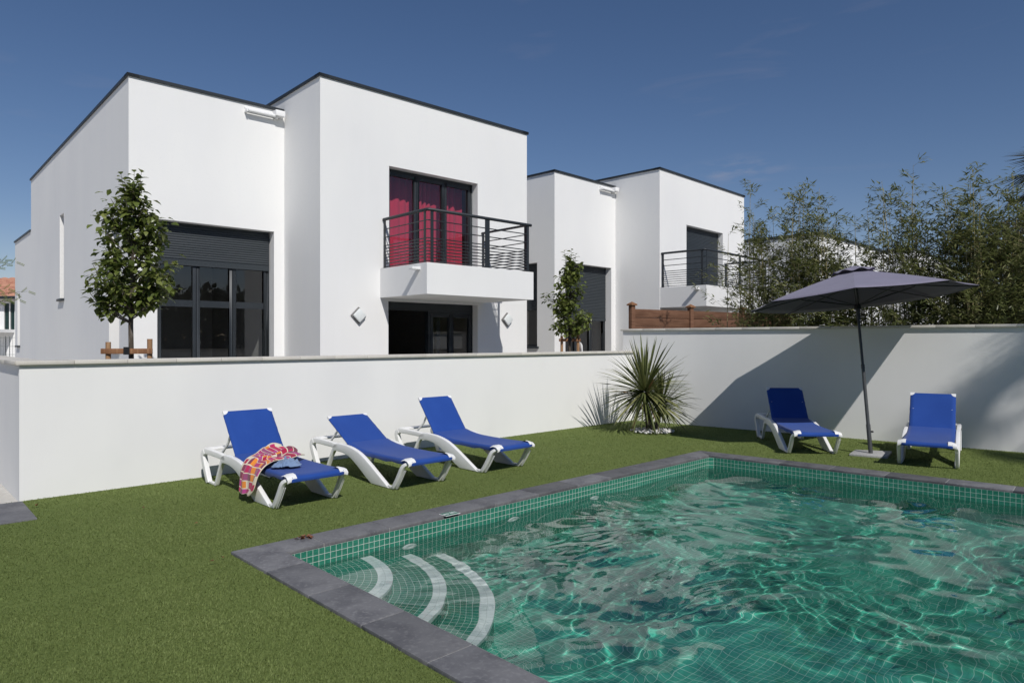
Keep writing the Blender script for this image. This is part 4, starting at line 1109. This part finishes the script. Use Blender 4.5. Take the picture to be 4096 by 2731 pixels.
def pear_tree(loc, seed, label, sizes, height, low, trunk_r=.035, group='young pear trees tied to stakes', side=None):
    g = np.random.default_rng(seed); r3 = random.Random(seed)
    e = empty('pear_tree', (loc[0], loc[1], 0), 0, label, 'tree', group)
    m = MB(); m.tube([(0, 0, -.05), (.01, 0, .8), (-.01, .01, low), (.02, 0, (low + height)/2), (.03, 0, height - .15)], [trunk_r, trunk_r*.92, trunk_r*.8, trunk_r*.42, .005], 9)
    pos, drs = [], []
    tw_ = []
    for (z0, z1, rad, nb) in sizes:
        for k in range(nb):
            t = (k + r3.random())/nb; z = z0 + (z1 - z0)*t; az = r3.random()*6.283
            L_ = rad*(.42 + .66*r3.random())*math.sin(math.pi*(.18 + .72*t))**.6; zs = max(low + .02, z - L_*.75)
            tx_ = .02
            p0 = Vector((tx_, 0, zs)); p2 = Vector((math.cos(az)*L_, math.sin(az)*L_, z + .05 + .1*r3.random())); p1 = p0*.5 + p2*.5 + Vector((math.cos(az)*L_*.2, math.sin(az)*L_*.2, -L_*.15))
            pts = [p0*(1-s)**2 + p1*2*s*(1-s) + p2*s*s for s in (0, .25, .5, .75, 1)]
            m.tube(pts, [.011, .009, .007, .005, .0025], 5)
            # leaves along the outer part
            nlv = int(18 + 21*L_/.5)
            for q in range(nlv):
                s = .30 + .72*r3.random(); s = min(s, 1.0); p = p0*(1-s)**2 + p1*2*s*(1-s) + p2*s*s
                off = Vector((r3.gauss(0, .05), r3.gauss(0, .05), r3.gauss(0, .045)))
                pos.append(p + off); a2 = r3.random()*6.283
                dd = Vector((math.cos(az), math.sin(az), 0))*.5 + Vector((math.cos(a2), math.sin(a2), 0))*.8 + Vector((0, 0, r3.uniform(-.9, .35))); drs.append(dd)
    # leader shoots at the top
    for k in range(5):
        az = k*1.3 + r3.random(); b = Vector((.03 + .1*math.cos(az), .1*math.sin(az), height - .45 + .1*r3.random())); t_ = b + Vector((.06*math.cos(az), .06*math.sin(az), .26 + .12*r3.random()))
        if k == 0: b = Vector((.03, 0, height - .4)); t_ = Vector((.04, 0, height))
        m.tube([b, t_], [.005, .002], 5)
        for q in range(11):
            s = q/10; p = b*(1-s) + t_*s; a2 = q*2.4; pos.append(p); drs.append(Vector((math.cos(a2), math.sin(a2), .35)))
    if side:
        for (az, z, L_) in side:
            b = Vector((0, 0, z - .35)); t_ = Vector((math.cos(az)*L_, math.sin(az)*L_, z)); m.tube([b, (b + t_)/2 + Vector((0, 0, -.05)), t_], [.011, .008, .003], 5)
            for q in range(48):
                s = .35 + .65*q/47; p = b*(1-s) + t_*s; a2 = q*2.4; pos.append(p + Vector((r3.gauss(0, .05), r3.gauss(0, .05), r3.gauss(0, .05)))); drs.append(Vector((math.cos(a2), math.sin(a2), r3.uniform(-.7, .4))))
    m.build('trunk', bark, e, smooth=True, angle=60)
    pos = np.array([tuple(p) for p in pos]); drs = np.array([tuple(p) for p in drs]); n = len(pos)
    up = np.tile([0, 0, 1.0], (n, 1)) + g.normal(0, .25, (n, 3)); ln = .082 + .042*g.random(n)
    V, F = leaf_quads(pos, drs, up, ln, ln*.66, .22, .14)
    np_mesh('crown', V, F, PEAR, e, smooth=False, rand=np.repeat(np.clip(g.normal(.5, .25, n), 0, 1), 8))
    return e
PEAR = leafmat('pear_leaf', (.070, .098, .020), (.15, .19, .044), (.25, .275, .085), .34, .36, .5)
T1 = pear_tree((-5.02, 9.0), 3, 'young pear tree tied to stakes behind the low wall, nearest house corner', [(2.08, 2.74, .56, 44), (2.84, 3.30, .40, 24), (3.15, 3.60, .24, 14)], 3.82, 1.80, .038, side=[(-.1, 2.3, .58), (2.9, 2.35, .50)])
T2 = pear_tree((1.31, 15.5), 8, 'slim young pear tree in front of the second house shutter', [(1.78, 2.45, .46, 28), (2.3, 3.1, .36, 26), (2.9, 3.4, .26, 14)], 3.66, 1.72, .036, side=[(2.9, 2.65, .62)])
stake_l = M('stake_post_wood', (.36, .215, .115), .75, .2, noise=[((3, 3, .8), 6, (.27, .15, .08), .4, .7), ((40, 40, 3), 3, (.44, .28, .16), .5, .8)], bump=(60, 4, .3, .004))
def tree_stake(loc, rz, hw, label, h=1.62, rr=(.17, .10)):
    e = empty('tree_stake', (loc[0], loc[1], 0), rz, label, 'tree stake', 'wooden stake frames holding the young trees')
    for s in (-1, 1):
        m = MB(); m.tube([(s*hw, 0, -.05), (s*hw, 0, h + (.02 if s > 0 else -.02))], .032, 10); m.build('post', stake_l, e, smooth=True, angle=50)
    m = MB(); m.box(-hw - .07, hw + .05, -.058, -.034, h - rr[0], h - rr[1]); m.build('rail', stake_w, e, bevel=.004)
    m = MB(); m.box(-.045, .03, -.066, -.0585, h - rr[0] - .01, h - rr[1] + .02); m.tube([(-.04, -.06, h - rr[1] - .03), (-.02, .02, h - rr[1] - .03), (.03, .03, h - rr[1] - .03)], .012, 6); m.build('tie', blackp, e)
tree_stake((-5.02, 8.95), R(8), .255, 'wooden stakes with a cross rail holding the pear tree beside the nearest house', 1.605, (.175, .105))
tree_stake((1.31, 15.45), R(4), .185, 'wooden stakes holding the slim pear tree before the second house', 1.73, (.145, .08))

# ---------------------------------------------------------------- dracaena with white pebbles
def dracaena():
    p = gnd(2598, 1726); e = empty('dracaena', (p[0], p[1], 0), 0, 'spiky green dracaena with two heads in a ring of white pebbles', 'plant')
    g = np.random.default_rng(5); r3 = random.Random(5)
    m = MB(); m.tube([(0, 0, -.05), (-.02, 0, .25), (-.07, 0, .50), (-.085, 0, .68)], [.065, .058, .052, .04], 10); m.build('trunk', bark, e, smooth=True, angle=60)
    m = MB(); m.tube([(.12, .05, -.05), (.16, .05, .2), (.20, .04, .42)], [.05, .045, .035], 9); m.build('trunk', bark, e, smooth=True, angle=60)
    dry = leafmat('dry_leaf', (.16, .085, .035), (.22, .13, .06), (.30, .19, .10), .7, .2)
    lm = leafmat('dracaena_leaf', (.060, .078, .026), (.13, .15, .050), (.25, .25, .10), .36, .18, .5)
    def head(c, n, Lm, name, lo=-1.05, mat=lm, droop=.55):
        Vs, Fs, rs = [], [], []; cnt = 0
        for k in range(n):
            el = math.asin(np.clip(lo + (1 - lo)*((k + .5)/n)**.85, -1, 1)) if False else R(88) - (R(88) - lo)*((k + .5)/n)**.78
            az = k*2.39996 + r3.uniform(-.2, .2); L_ = Lm*(.78 + .3*r3.random())*(1.0 if el > .2 else .95)
            d = np.array([math.cos(az)*math.cos(el), math.sin(az)*math.cos(el), math.sin(el)])
            hd = np.array([math.cos(az), math.sin(az), 0]); sd_ = np.array([-math.sin(az), math.cos(az), 0])
            nseg = 7; w_ = .034*(.8 + .4*r3.random()); q = np.array(c) + d*.03; dr = droop*(.5 + .8*r3.random())*max(.1, math.cos(el))
            tw_ = r3.uniform(-.5, .5)
            for s in range(nseg + 1):
                t = s/nseg; ww = w_*(.55 + 1.2*t)*(1 if t < .3 else 1)*max(0.02, (1 - t**2.2)) * (1.0 if t < .35 else 1)
                dirn = d - np.array([0, 0, 1])*dr*t*t*.9; dirn /= np.linalg.norm(dirn)
                if s: q = q + dirn*L_/nseg
                sdv = sd_*math.cos(tw_) + np.cross(dirn, sd_)*math.sin(tw_); nn = np.cross(sdv, dirn)
                zq = q.copy(); zq[2] = max(zq[2], .012 + .01*t)
                Vs += [zq + sdv*ww*.5 + nn*ww*.12, zq - nn*ww*.05, zq - sdv*ww*.5 + nn*ww*.12]
            b = cnt*(nseg+1)*3
            for s in range(nseg):
                for j in range(2): a_ = b + s*3 + j; Fs.append((a_, a_ + 3, a_ + 4, a_ + 1))
            rs += [np.clip(r3.gauss(.5, .27), 0, 1)]*((nseg+1)*3); cnt += 1
        np_mesh(name, np.array(Vs), np.array(Fs), mat, e, smooth=True, rand=rs)
    head((-.085, 0, .70), 225, .96, 'leaf_head', R(-52)); head((.22, .04, .46), 110, .76, 'leaf_head', R(-40))
    head((-.07, 0, .58), 13, .6, 'dry_leaves', R(-62), dry, .9)
    # pebbles
    pm = leafmat('pebble', (.36, .34, .32), (.62, .61, .59), (.78, .77, .75), .7, 0)
    bm = bmesh.new(); rr = []
    vs, fs = [], []; base = bmesh.new(); bmesh.ops.create_icosphere(base, subdivisions=2, radius=1); bv = np.array([v.co[:] for v in base.verts]); bf = np.array([[v.index for v in f.verts] for f in base.faces]); base.free(); bm.free()
    for k in range(170):
        a = r3.random()*6.283; r_ = .37*math.sqrt(r3.random()); s = np.array([r3.uniform(.022, .042), r3.uniform(.018, .032), r3.uniform(.012, .022)]); th = r3.random()*6.28
        q = bv*s*(1 + .12*np.sin(bv[:, [1, 2, 0]]*3 + k)); q = np.stack([q[:, 0]*math.cos(th) - q[:, 1]*math.sin(th), q[:, 0]*math.sin(th) + q[:, 1]*math.cos(th), q[:, 2]], 1)
        hgt = .028*(1 - (r_/.37)**2) + .012
        fs.append(bf + len(bv)*k); vs.append(q + np.array([p[0] + .05 + a*0 + r_*math.cos(a), p[1] + r_*math.sin(a)*1.0, hgt + r3.random()*.012])); rr += [r3.random()**.6]*len(bv)
    o = np_mesh('pebbles', np.concatenate(vs), np.concatenate(fs), pm, smooth=True, rand=rr)
    tag(o, 'white and grey pebbles heaped round the dracaena stem', 'pebbles', kind='stuff')
dracaena()

# ---------------------------------------------------------------- bamboo behind the high wall
BAM = leafmat('bamboo_leaf', (.085, .105, .030), (.175, .20, .070), (.32, .32, .15), .42, .4, .45)
CULM = M('bamboo_culm', (.28, .25, .12), .5, .3, noise=[((8, 8, 3), 4, (.36, .30, .16), .4, .7)])
def bamboo(u, depth, vtop, seed, nculm, spread, dens, label):
    g = np.random.default_rng(seed); r3 = random.Random(seed)
    X = (u - 2048.0)/2731.0*depth; zt = CAM_H + (1363.0 - vtop)/2731.0*depth
    e = empty('bamboo', (X, depth, 0), 0, label, 'bamboo', 'bamboo plants in a row behind the high wall')
    m = MB(); pos, dr = [], []
    for k in range(nculm):
        a = r3.random()*6.283; r_ = spread*math.sqrt(r3.random()); b = Vector((r_*math.cos(a), r_*math.sin(a)*.6, .0)); hk = zt*(1.0 if k == 0 else r3.uniform(.62, .97)) 
        la = r3.random()*6.283; lean = Vector((math.cos(la), math.sin(la)*.5, 0))*r3.uniform(.05, .32)*(0.25 if k == 0 else 1)
        def P(t): return b + Vector((0, 0, hk*t)) + lean*t*t
        m.tube([P(t) for t in (0, .35, .6, .8, .92, 1.0)], [.011, .010, .008, .006, .004, .002], 5)
        nb = int(22*dens*(hk/4.2))
        for q in range(nb):
            t = .24 + .76*(q + r3.random())/nb; p0 = P(t); az = r3.random()*6.283; L_ = (.13 + .36*math.sin(math.pi*min(1, (1.04 - t)/.75))**.8*r3.random() + .10)*(1.15 if t < .8 else .72)
            p1 = p0 + Vector((math.cos(az)*L_, math.sin(az)*L_, L_*r3.uniform(.35, .95)))
            m.tube([p0, p1], [.0026, .0012], 3, caps=False)
            for s in range(int((9 + L_*44)*1.0)):
                w_ = .25 + .78*r3.random(); p = p0*(1-w_) + p1*w_ + Vector((r3.gauss(0, .035), r3.gauss(0, .035), r3.gauss(0, .035))); pos.append(p); a2 = az + r3.gauss(0, 1.0)
                dr.append(Vector((math.cos(a2), math.sin(a2), r3.uniform(-.5, 1.15))))
    m.build('culms', CULM, e)
    n = len(pos); pos = np.array([tuple(q) for q in pos]); dr = np.array([tuple(q) for q in dr]); up = np.tile([0, 0, 1.0], (n, 1)) + g.normal(0, .4, (n, 3)); ln = .085 + .06*g.random(n)
    # light: 4-vert lance leaves
    d = dr/np.linalg.norm(dr, axis=1, keepdims=True); sx = np.cross(d, up); sx /= np.linalg.norm(sx, axis=1, keepdims=True); nz = np.cross(sx, d)
    V = np.stack([pos, pos + d*ln[:, None]*.4 + sx*ln[:, None]*.10, pos + d*ln[:, None] - nz*ln[:, None]*.12, pos + d*ln[:, None]*.4 - sx*ln[:, None]*.10], 1).reshape(-1, 3)
    np_mesh('foliage', V, np.arange(n*4).reshape(-1, 4), BAM, e, rand=np.repeat(np.clip(g.normal(.54, .27, n), 0, 1), 4))
    return e
def wdepth(u, off):   # depth of the line running `off` metres behind the right wall
    a = (u - 2048.0)/2731.0; P = WF + rn*off; s_ = (P[0] - a*P[1])/(a*rd[1] - rd[0]); return float(P[1] + s_*rd[1])
bl = [(2955, 1.3, 930, 4, .25, .55, 'thin short bamboo in front of the second house balcony, first of the row'),
      (3020, 1.2, 715, 7, .28, .85, 'tall sparse bamboo beside the right edge of the second house'),
      (3100, 1.5, 860, 9, .32, 1.1, 'medium bamboo between the second house edge and the tallest dark bamboo'),
      (3165, 1.1, 722, 11, .28, 1.25, 'dense pointed dark bamboo standing tallest left of the umbrella'),
      (3245, 1.5, 800, 10, .32, 1.1, 'bushy bamboo just right of the pointed dark bamboo'),
      (3290, 1.1, 745, 9, .30, 1.0, 'bamboo with a nodding tip above the roof edge of the third house'),
      (3385, 1.3, 860, 9, .34, .95, 'lower bamboo directly behind the umbrella top'),
      (3470, 1.6, 985, 8, .34, .9, 'low bamboo filling the gap behind the umbrella canopy'),
      (3555, 1.3, 775, 8, .30, .85, 'bamboo with pale bare culms left of the tall feathery one'),
      (3615, 1.2, 655, 8, .26, .85, 'tall feathery bamboo rising highest above the right lounger'),
      (3700, 1.5, 800, 9, .32, 1.0, 'bamboo between the tall feathery one and the dark bush'),
      (3795, 1.2, 735, 10, .30, 1.05, 'bamboo at the left edge of the dark bush'),
      (3862, 1.4, 690, 10, .30, 1.1, 'bushy topped bamboo in front of the dark bush, left one'),
      (3940, 1.1, 688, 10, .30, 1.15, 'bushy topped bamboo in front of the dark bush, middle one'),
      (4030, 1.4, 700, 10, .32, 1.1, 'bamboo below the palm fronds at the right edge'),
      (4120, 1.1, 720, 9, .34, 1.05, 'bamboo cut off by the right edge of the picture')]
for i, (u, off, vt, nc, sp, dn_, lab) in enumerate(bl):
    bamboo(u, wdepth(u, off), vt, 40 + i, nc, sp, dn_, lab)
# low leafy undergrowth that closes the row near the wall
def undergrowth():
    g = np.random.default_rng(77); n = 16000
    s = 1.9 + 6.2*g.random(n); o = .45 + 1.5*g.random(n); z = 1.2 + 1.15*g.random(n)**1.4*(.55 + .45*np.sin(s*2.3)**2)
    P = WF + np.outer(s, rd) + np.outer(o, rn); pos = np.stack([P[:, 0], P[:, 1], z], 1); d = g.normal(0, 1, (n, 3)); d[:, 2] = d[:, 2]*.5 + .2; up = np.tile([0, 0, 1.0], (n, 1)) + g.normal(0, .5, (n, 3))
    d /= np.linalg.norm(d, axis=1, keepdims=True); sx = np.cross(d, up); sx /= np.linalg.norm(sx, axis=1, keepdims=True); ln = (.08 + .05*g.random(n))[:, None]
    V = np.stack([pos, pos + d*ln*.4 + sx*ln*.09, pos + d*ln, pos + d*ln*.4 - sx*ln*.09], 1).reshape(-1, 3)
    o = np_mesh('bamboo_undergrowth', V, np.arange(n*4).reshape(-1, 4), BAM, rand=np.repeat(np.clip(g.normal(.35, .25, n), 0, 1), 4))
    tag(o, 'dense low bamboo leaves just behind the top of the high wall', 'undergrowth', kind='stuff')
undergrowth()

# dark bush behind the bamboo, right
DARKL = leafmat('bush_leaf', (.034, .036, .012), (.072, .062, .022), (.13, .10, .045), .5, .2)
def round_tree(name, loc, label, cat, rx, ry, rz_, zc, n, lsize, seed, mat, trunk_h, lumps=16, group=None):
    g = np.random.default_rng(seed); e = empty(name, loc, 0, label, cat, group)
    m = MB(); m.tube([(0, 0, -.1), (.05, 0, trunk_h*.6), (.1, .05, zc)], [.22, .17, .07], 9)
    cs = []
    for k in range(lumps):
        d = g.normal(0, 1, 3); d /= np.linalg.norm(d); q = d*np.array([rx, ry, rz_])*g.uniform(.35, .82) + np.array([0, 0, zc]); cs.append((q, g.uniform(.32, .5)*min(rx, rz_)))
        m.tube([(.08, .02, trunk_h*.75), tuple(q*.5 + np.array([0, 0, zc*.25])), tuple(q)], [.07, .04, .012], 5)
    m.build('trunk', bark, e, smooth=True, angle=60)
    per = n//lumps; P = []
    for q, r_ in cs:
        d = g.normal(0, 1, (per, 3)); d /= np.linalg.norm(d, axis=1, keepdims=True); P.append(q + d*r_*(g.random((per, 1))**.33)*(1 + .18*g.normal(0, 1, (per, 1))))
    P = np.concatenate(P); nn = len(P); d = g.normal(0, 1, (nn, 3)); up = g.normal(0, .6, (nn, 3)) + np.array([0, 0, 1]); ln = lsize*(.7 + .6*g.random(nn))
    V, F = leaf_quads(P, d, up, ln, ln*.45, .15, .15)
    np_mesh('crown', V, F, mat, e, rand=np.repeat(np.clip(g.normal(.5, .27, nn), 0, 1), 8)); return e
round_tree('dark_bush', (12.2, 16.2, 0), 'dark rounded brownish green bush behind the bamboo at right', 'bush', 2.6, 2.0, 2.1, 2.6, 16000, .11, 21, DARKL, 2.0, 18)

# ---------------------------------------------------------------- palms
PALM = leafmat('palm_leaf', (.040, .048, .018), (.070, .075, .030), (.12, .11, .05), .5, .15)
def fan_palm(loc, h, label, seed, nfr, stalk, blade):
    r3 = random.Random(seed); e = empty('fan_palm', (loc[0], loc[1], 0), 0, label, 'palm', None)
    m = MB(); m.tube([(0, 0, -.1), (.05, 0, h*.5), (0, 0, h)], [.17, .14, .13], 10); m.build('trunk', bark, e, smooth=True, angle=60)
    m = MB(); Vs, Fs = [], []
    for k in range(nfr):
        az = k*2.39996 + r3.uniform(-.15, .15); el = R(75 - 120*(k + .5)/nfr)
        d = Vector((math.cos(az)*math.cos(el), math.sin(az)*math.cos(el), math.sin(el))); b = Vector((0, 0, h)); c = b + d*stalk - Vector((0, 0, .12*stalk*math.cos(el)))
        m.tube([b, (b + c)/2 + Vector((0, 0, .05)), c], [.018, .014, .010], 5)
        d2 = (d - Vector((0, 0, .25))).normalized(); sx = d2.cross(Vector((0, 0, 1))).normalized(); nz = sx.cross(d2)
        for q in range(30):
            a = R(-125 + 250*q/29); dd = (d2*math.cos(a) + sx*math.sin(a)).normalized(); L_ = blade*(.75 + .25*math.cos(a*.6))*r3.uniform(.9, 1.05)
            sv = dd.cross(nz).normalized()*.022; i0 = len(Vs); mid = c + dd*L_*.5 + nz*.02; tip = c + dd*L_ - Vector((0, 0, .16*L_*r3.uniform(.6, 1.6)))
            Vs += [tuple(c - sv*.3), tuple(c + sv*.3), tuple(mid + sv), tuple(mid - sv), tuple(tip), tuple(tip)]
            Fs += [(i0, i0+1, i0+2, i0+3), (i0+3, i0+2, i0+4, i0+5)]
    m.build('leaf_stalks', bark, e, smooth=True, angle=60)
    np_mesh('fronds', np.array(Vs), np.array(Fs), PALM, e, rand=np.repeat(np.random.default_rng(seed).random(len(Vs)//6), 6)); return e
fan_palm((10.55, 12.6), 4.5, 'fan palm crown reaching in at the right edge above the bamboo', 3, 34, .75, .80)
fan_palm((12.5, -1.0), 11.5, 'tall fan palm out of view, throwing soft frond shadows on the high wall', 9, 17, 1.0, .95)

# mimosa twigs reaching in from the left
def mimosa():
    e = empty('mimosa_branch', (-11.2, 14.2, 0), 0, 'feathery mimosa twigs reaching in at the left edge in front of the clay roof', 'tree')
    r3 = random.Random(4); m = MB(); m.tube([(-1.6, .3, -.1), (-1.5, .2, 2.2), (-1.2, .1, 3.2)], [.09, .07, .045], 8)
    Vs, Fs = [], []
    def twig(p0, p1):
        p0, p1 = Vector(p0), Vector(p1); m.tube([Vector((-1.2, .1, 2.4)), p0, p1], [.02, .008, .002], 5)
        for k in range(9):
            t = .15 + .85*k/8; b = p0*(1-t) + p1*t; s = 1 if k % 2 else -1
            d = ((p1 - p0).normalized() + Vector((0, r3.uniform(-.3, .3), s*r3.uniform(.3, .8)))).normalized()
            for q in range(12):
                c = b + d*(.02 + .013*q)
                for s2 in (-1, 1):
                    dd = (d*.4 + Vector((.2*s2, .3, s2*.9))).normalized()*.03; sv = d*.006; i0 = len(Vs)
                    Vs.extend([tuple(c), tuple(c + dd*.5 + sv), tuple(c + dd), tuple(c + dd*.5 - sv)]); Fs.append((i0, i0+1, i0+2, i0+3))
    for (u0, v0_, u1, v1_) in ((-120, 1100, 62, 1048), (-100, 1090, 15, 1040), (-150, 1190, 110, 1165), (-120, 1215, 75, 1200), (-150, 1160, 30, 1155), (-140, 1230, 20, 1200)):
        Y = 14.2; f_ = lambda u, v: ((u - 2048)/2731*Y + 11.2, 0, CAM_H + (1363 - v)/2731*Y)
        twig(f_(u0, v0_), f_(u1, v1_))
    m.build('trunk', bark, e, smooth=True, angle=60)
    np_mesh('leaves', np.array(Vs), np.array(Fs), PEAR, e, rand=np.repeat(np.random.default_rng(2).random(len(Vs)//4), 4))
mimosa()

# ---------------------------------------------------------------- small things
# white garden chair behind the wall, in front of the second house window
def white_chair():
    p = (2345 - 2048.0)/2731.0*15.6; e = empty('garden_chair', (p, 15.6, 0), R(118), 'white plastic garden chair back showing over the low wall beside the slim pear tree', 'chair')
    k_ = 1.75
    m = MB(); m.box(-.22, .22, -.22, .22, .42, .45); m.build('seat', plast, e, bevel=.01)
    m = MB(); m.grid([[(x, .20 + .08*t - .05*(1 - (x/.2)**2)*0, .46 + t*.70*(1 - .12*(abs(x)/.2)**2)) for t in (0, .3, .6, .85, 1)] for x in (-.17, -.1, 0, .1, .17)]); o = m.build('backrest', plast, e, smooth=True, weld=True); o.modifiers.new('thickness', 'SOLIDIFY').thickness = .02
    for sx in (-.2, .2):
        for sy in (-.2, .2):
            m = MB(); m.tube([(sx, sy, .42), (sx*1.08, sy*1.08, 0)], [.02, .016], 6); m.build('leg', plast, e)
    e.scale = (.7, .7, 1.36)
white_chair()
# dead leaves on grass and coping
LEAFD = leafmat('dead_leaf', (.13, .035, .02), (.20, .07, .035), (.30, .16, .08), .7, .1)
def dead_leaf(u, v, z, size, seed, label, n=1):
    p = gnd(u, v, z); g = np.random.default_rng(seed)
    pos = np.zeros((n, 3)); pos[:, :2] = g.normal(0, size*.45, (n, 2)) if n > 1 else 0; pos[:, 2] = .006 + .012*g.random(n)
    d = g.normal(0, 1, (n, 3)); d[:, 2] *= .25
    V, F = leaf_quads(pos, d, np.tile([0, 0, 1.0], (n, 1)) + g.normal(0, .3, (n, 3)), size*(.7 + .5*g.random(n)), size*.42, .2, .25); V[:, 2] = np.abs(V[:, 2])
    o = np_mesh('dead_leaf', V, F, LEAFD, rand=np.repeat(g.random(n), 8)); o.location = (p[0], p[1], z)
    tag(o, label, 'dead leaf', 'dead leaves lying about')
dead_leaf(1218, 2152, ZC, .06, 1, 'small heap of reddish dead needles on the pool coping edge', 16)
dead_leaf(897, 2228, .022, .045, 2, 'reddish dead leaf on the grass beside the pool coping corner')
dead_leaf(792, 2093, .022, .05, 3, 'dark red dead leaf on the grass between lounger and pool corner')
dead_leaf(858, 2250, .022, .05, 5, 'pale straw coloured dead leaf on the grass near the coping corner')
dead_leaf(572, 2030, .022, .05, 6, 'orange dead leaf on the grass left of the towel lounger')
dead_leaf(143, 2020, .022, .06, 7, 'orange dead leaf on the grass beside the grey paving')

# tall evergreen hedge far behind the camera: it is what the windows reflect
HEDGE = leafmat('hedge_leaf', (.018, .028, .010), (.032, .048, .018), (.055, .07, .03), .5, .1)
def back_hedge():
    e = empty('evergreen_hedge', (4, -15, 0), 0, 'dark evergreen hedge closing the garden, seen only mirrored in the windows', 'hedge')
    g = np.random.default_rng(9); n = 26000
    x = g.uniform(-16, 26, n); y = -0.012*(x - 4)**2*-.9 + g.uniform(-1.2, 1.2, n) + np.where(x > 12, (x - 12)*.9, 0); z = g.uniform(0, 1, n)**.9*(5.2 + 1.0*np.sin(x*.8) + .6*np.sin(x*2.1)) 
    pos = np.stack([x - 4, y, z], 1); d = g.normal(0, 1, (n, 3)); up = g.normal(0, 1, (n, 3)); ln = .55*(.6 + .7*g.random(n))
    V, F = leaf_quads(pos, d, up, ln, ln*.6, .15, .1); np_mesh('foliage', V, F, HEDGE, e, rand=np.repeat(g.random(n), 8))
    m = MB()
    for q in np.linspace(-18, 20, 14): m.tube([(q, 0, -.1), (q, 0, 4.4)], [.12, .05], 6)
    m.build('stems', bark, e)
back_hedge()
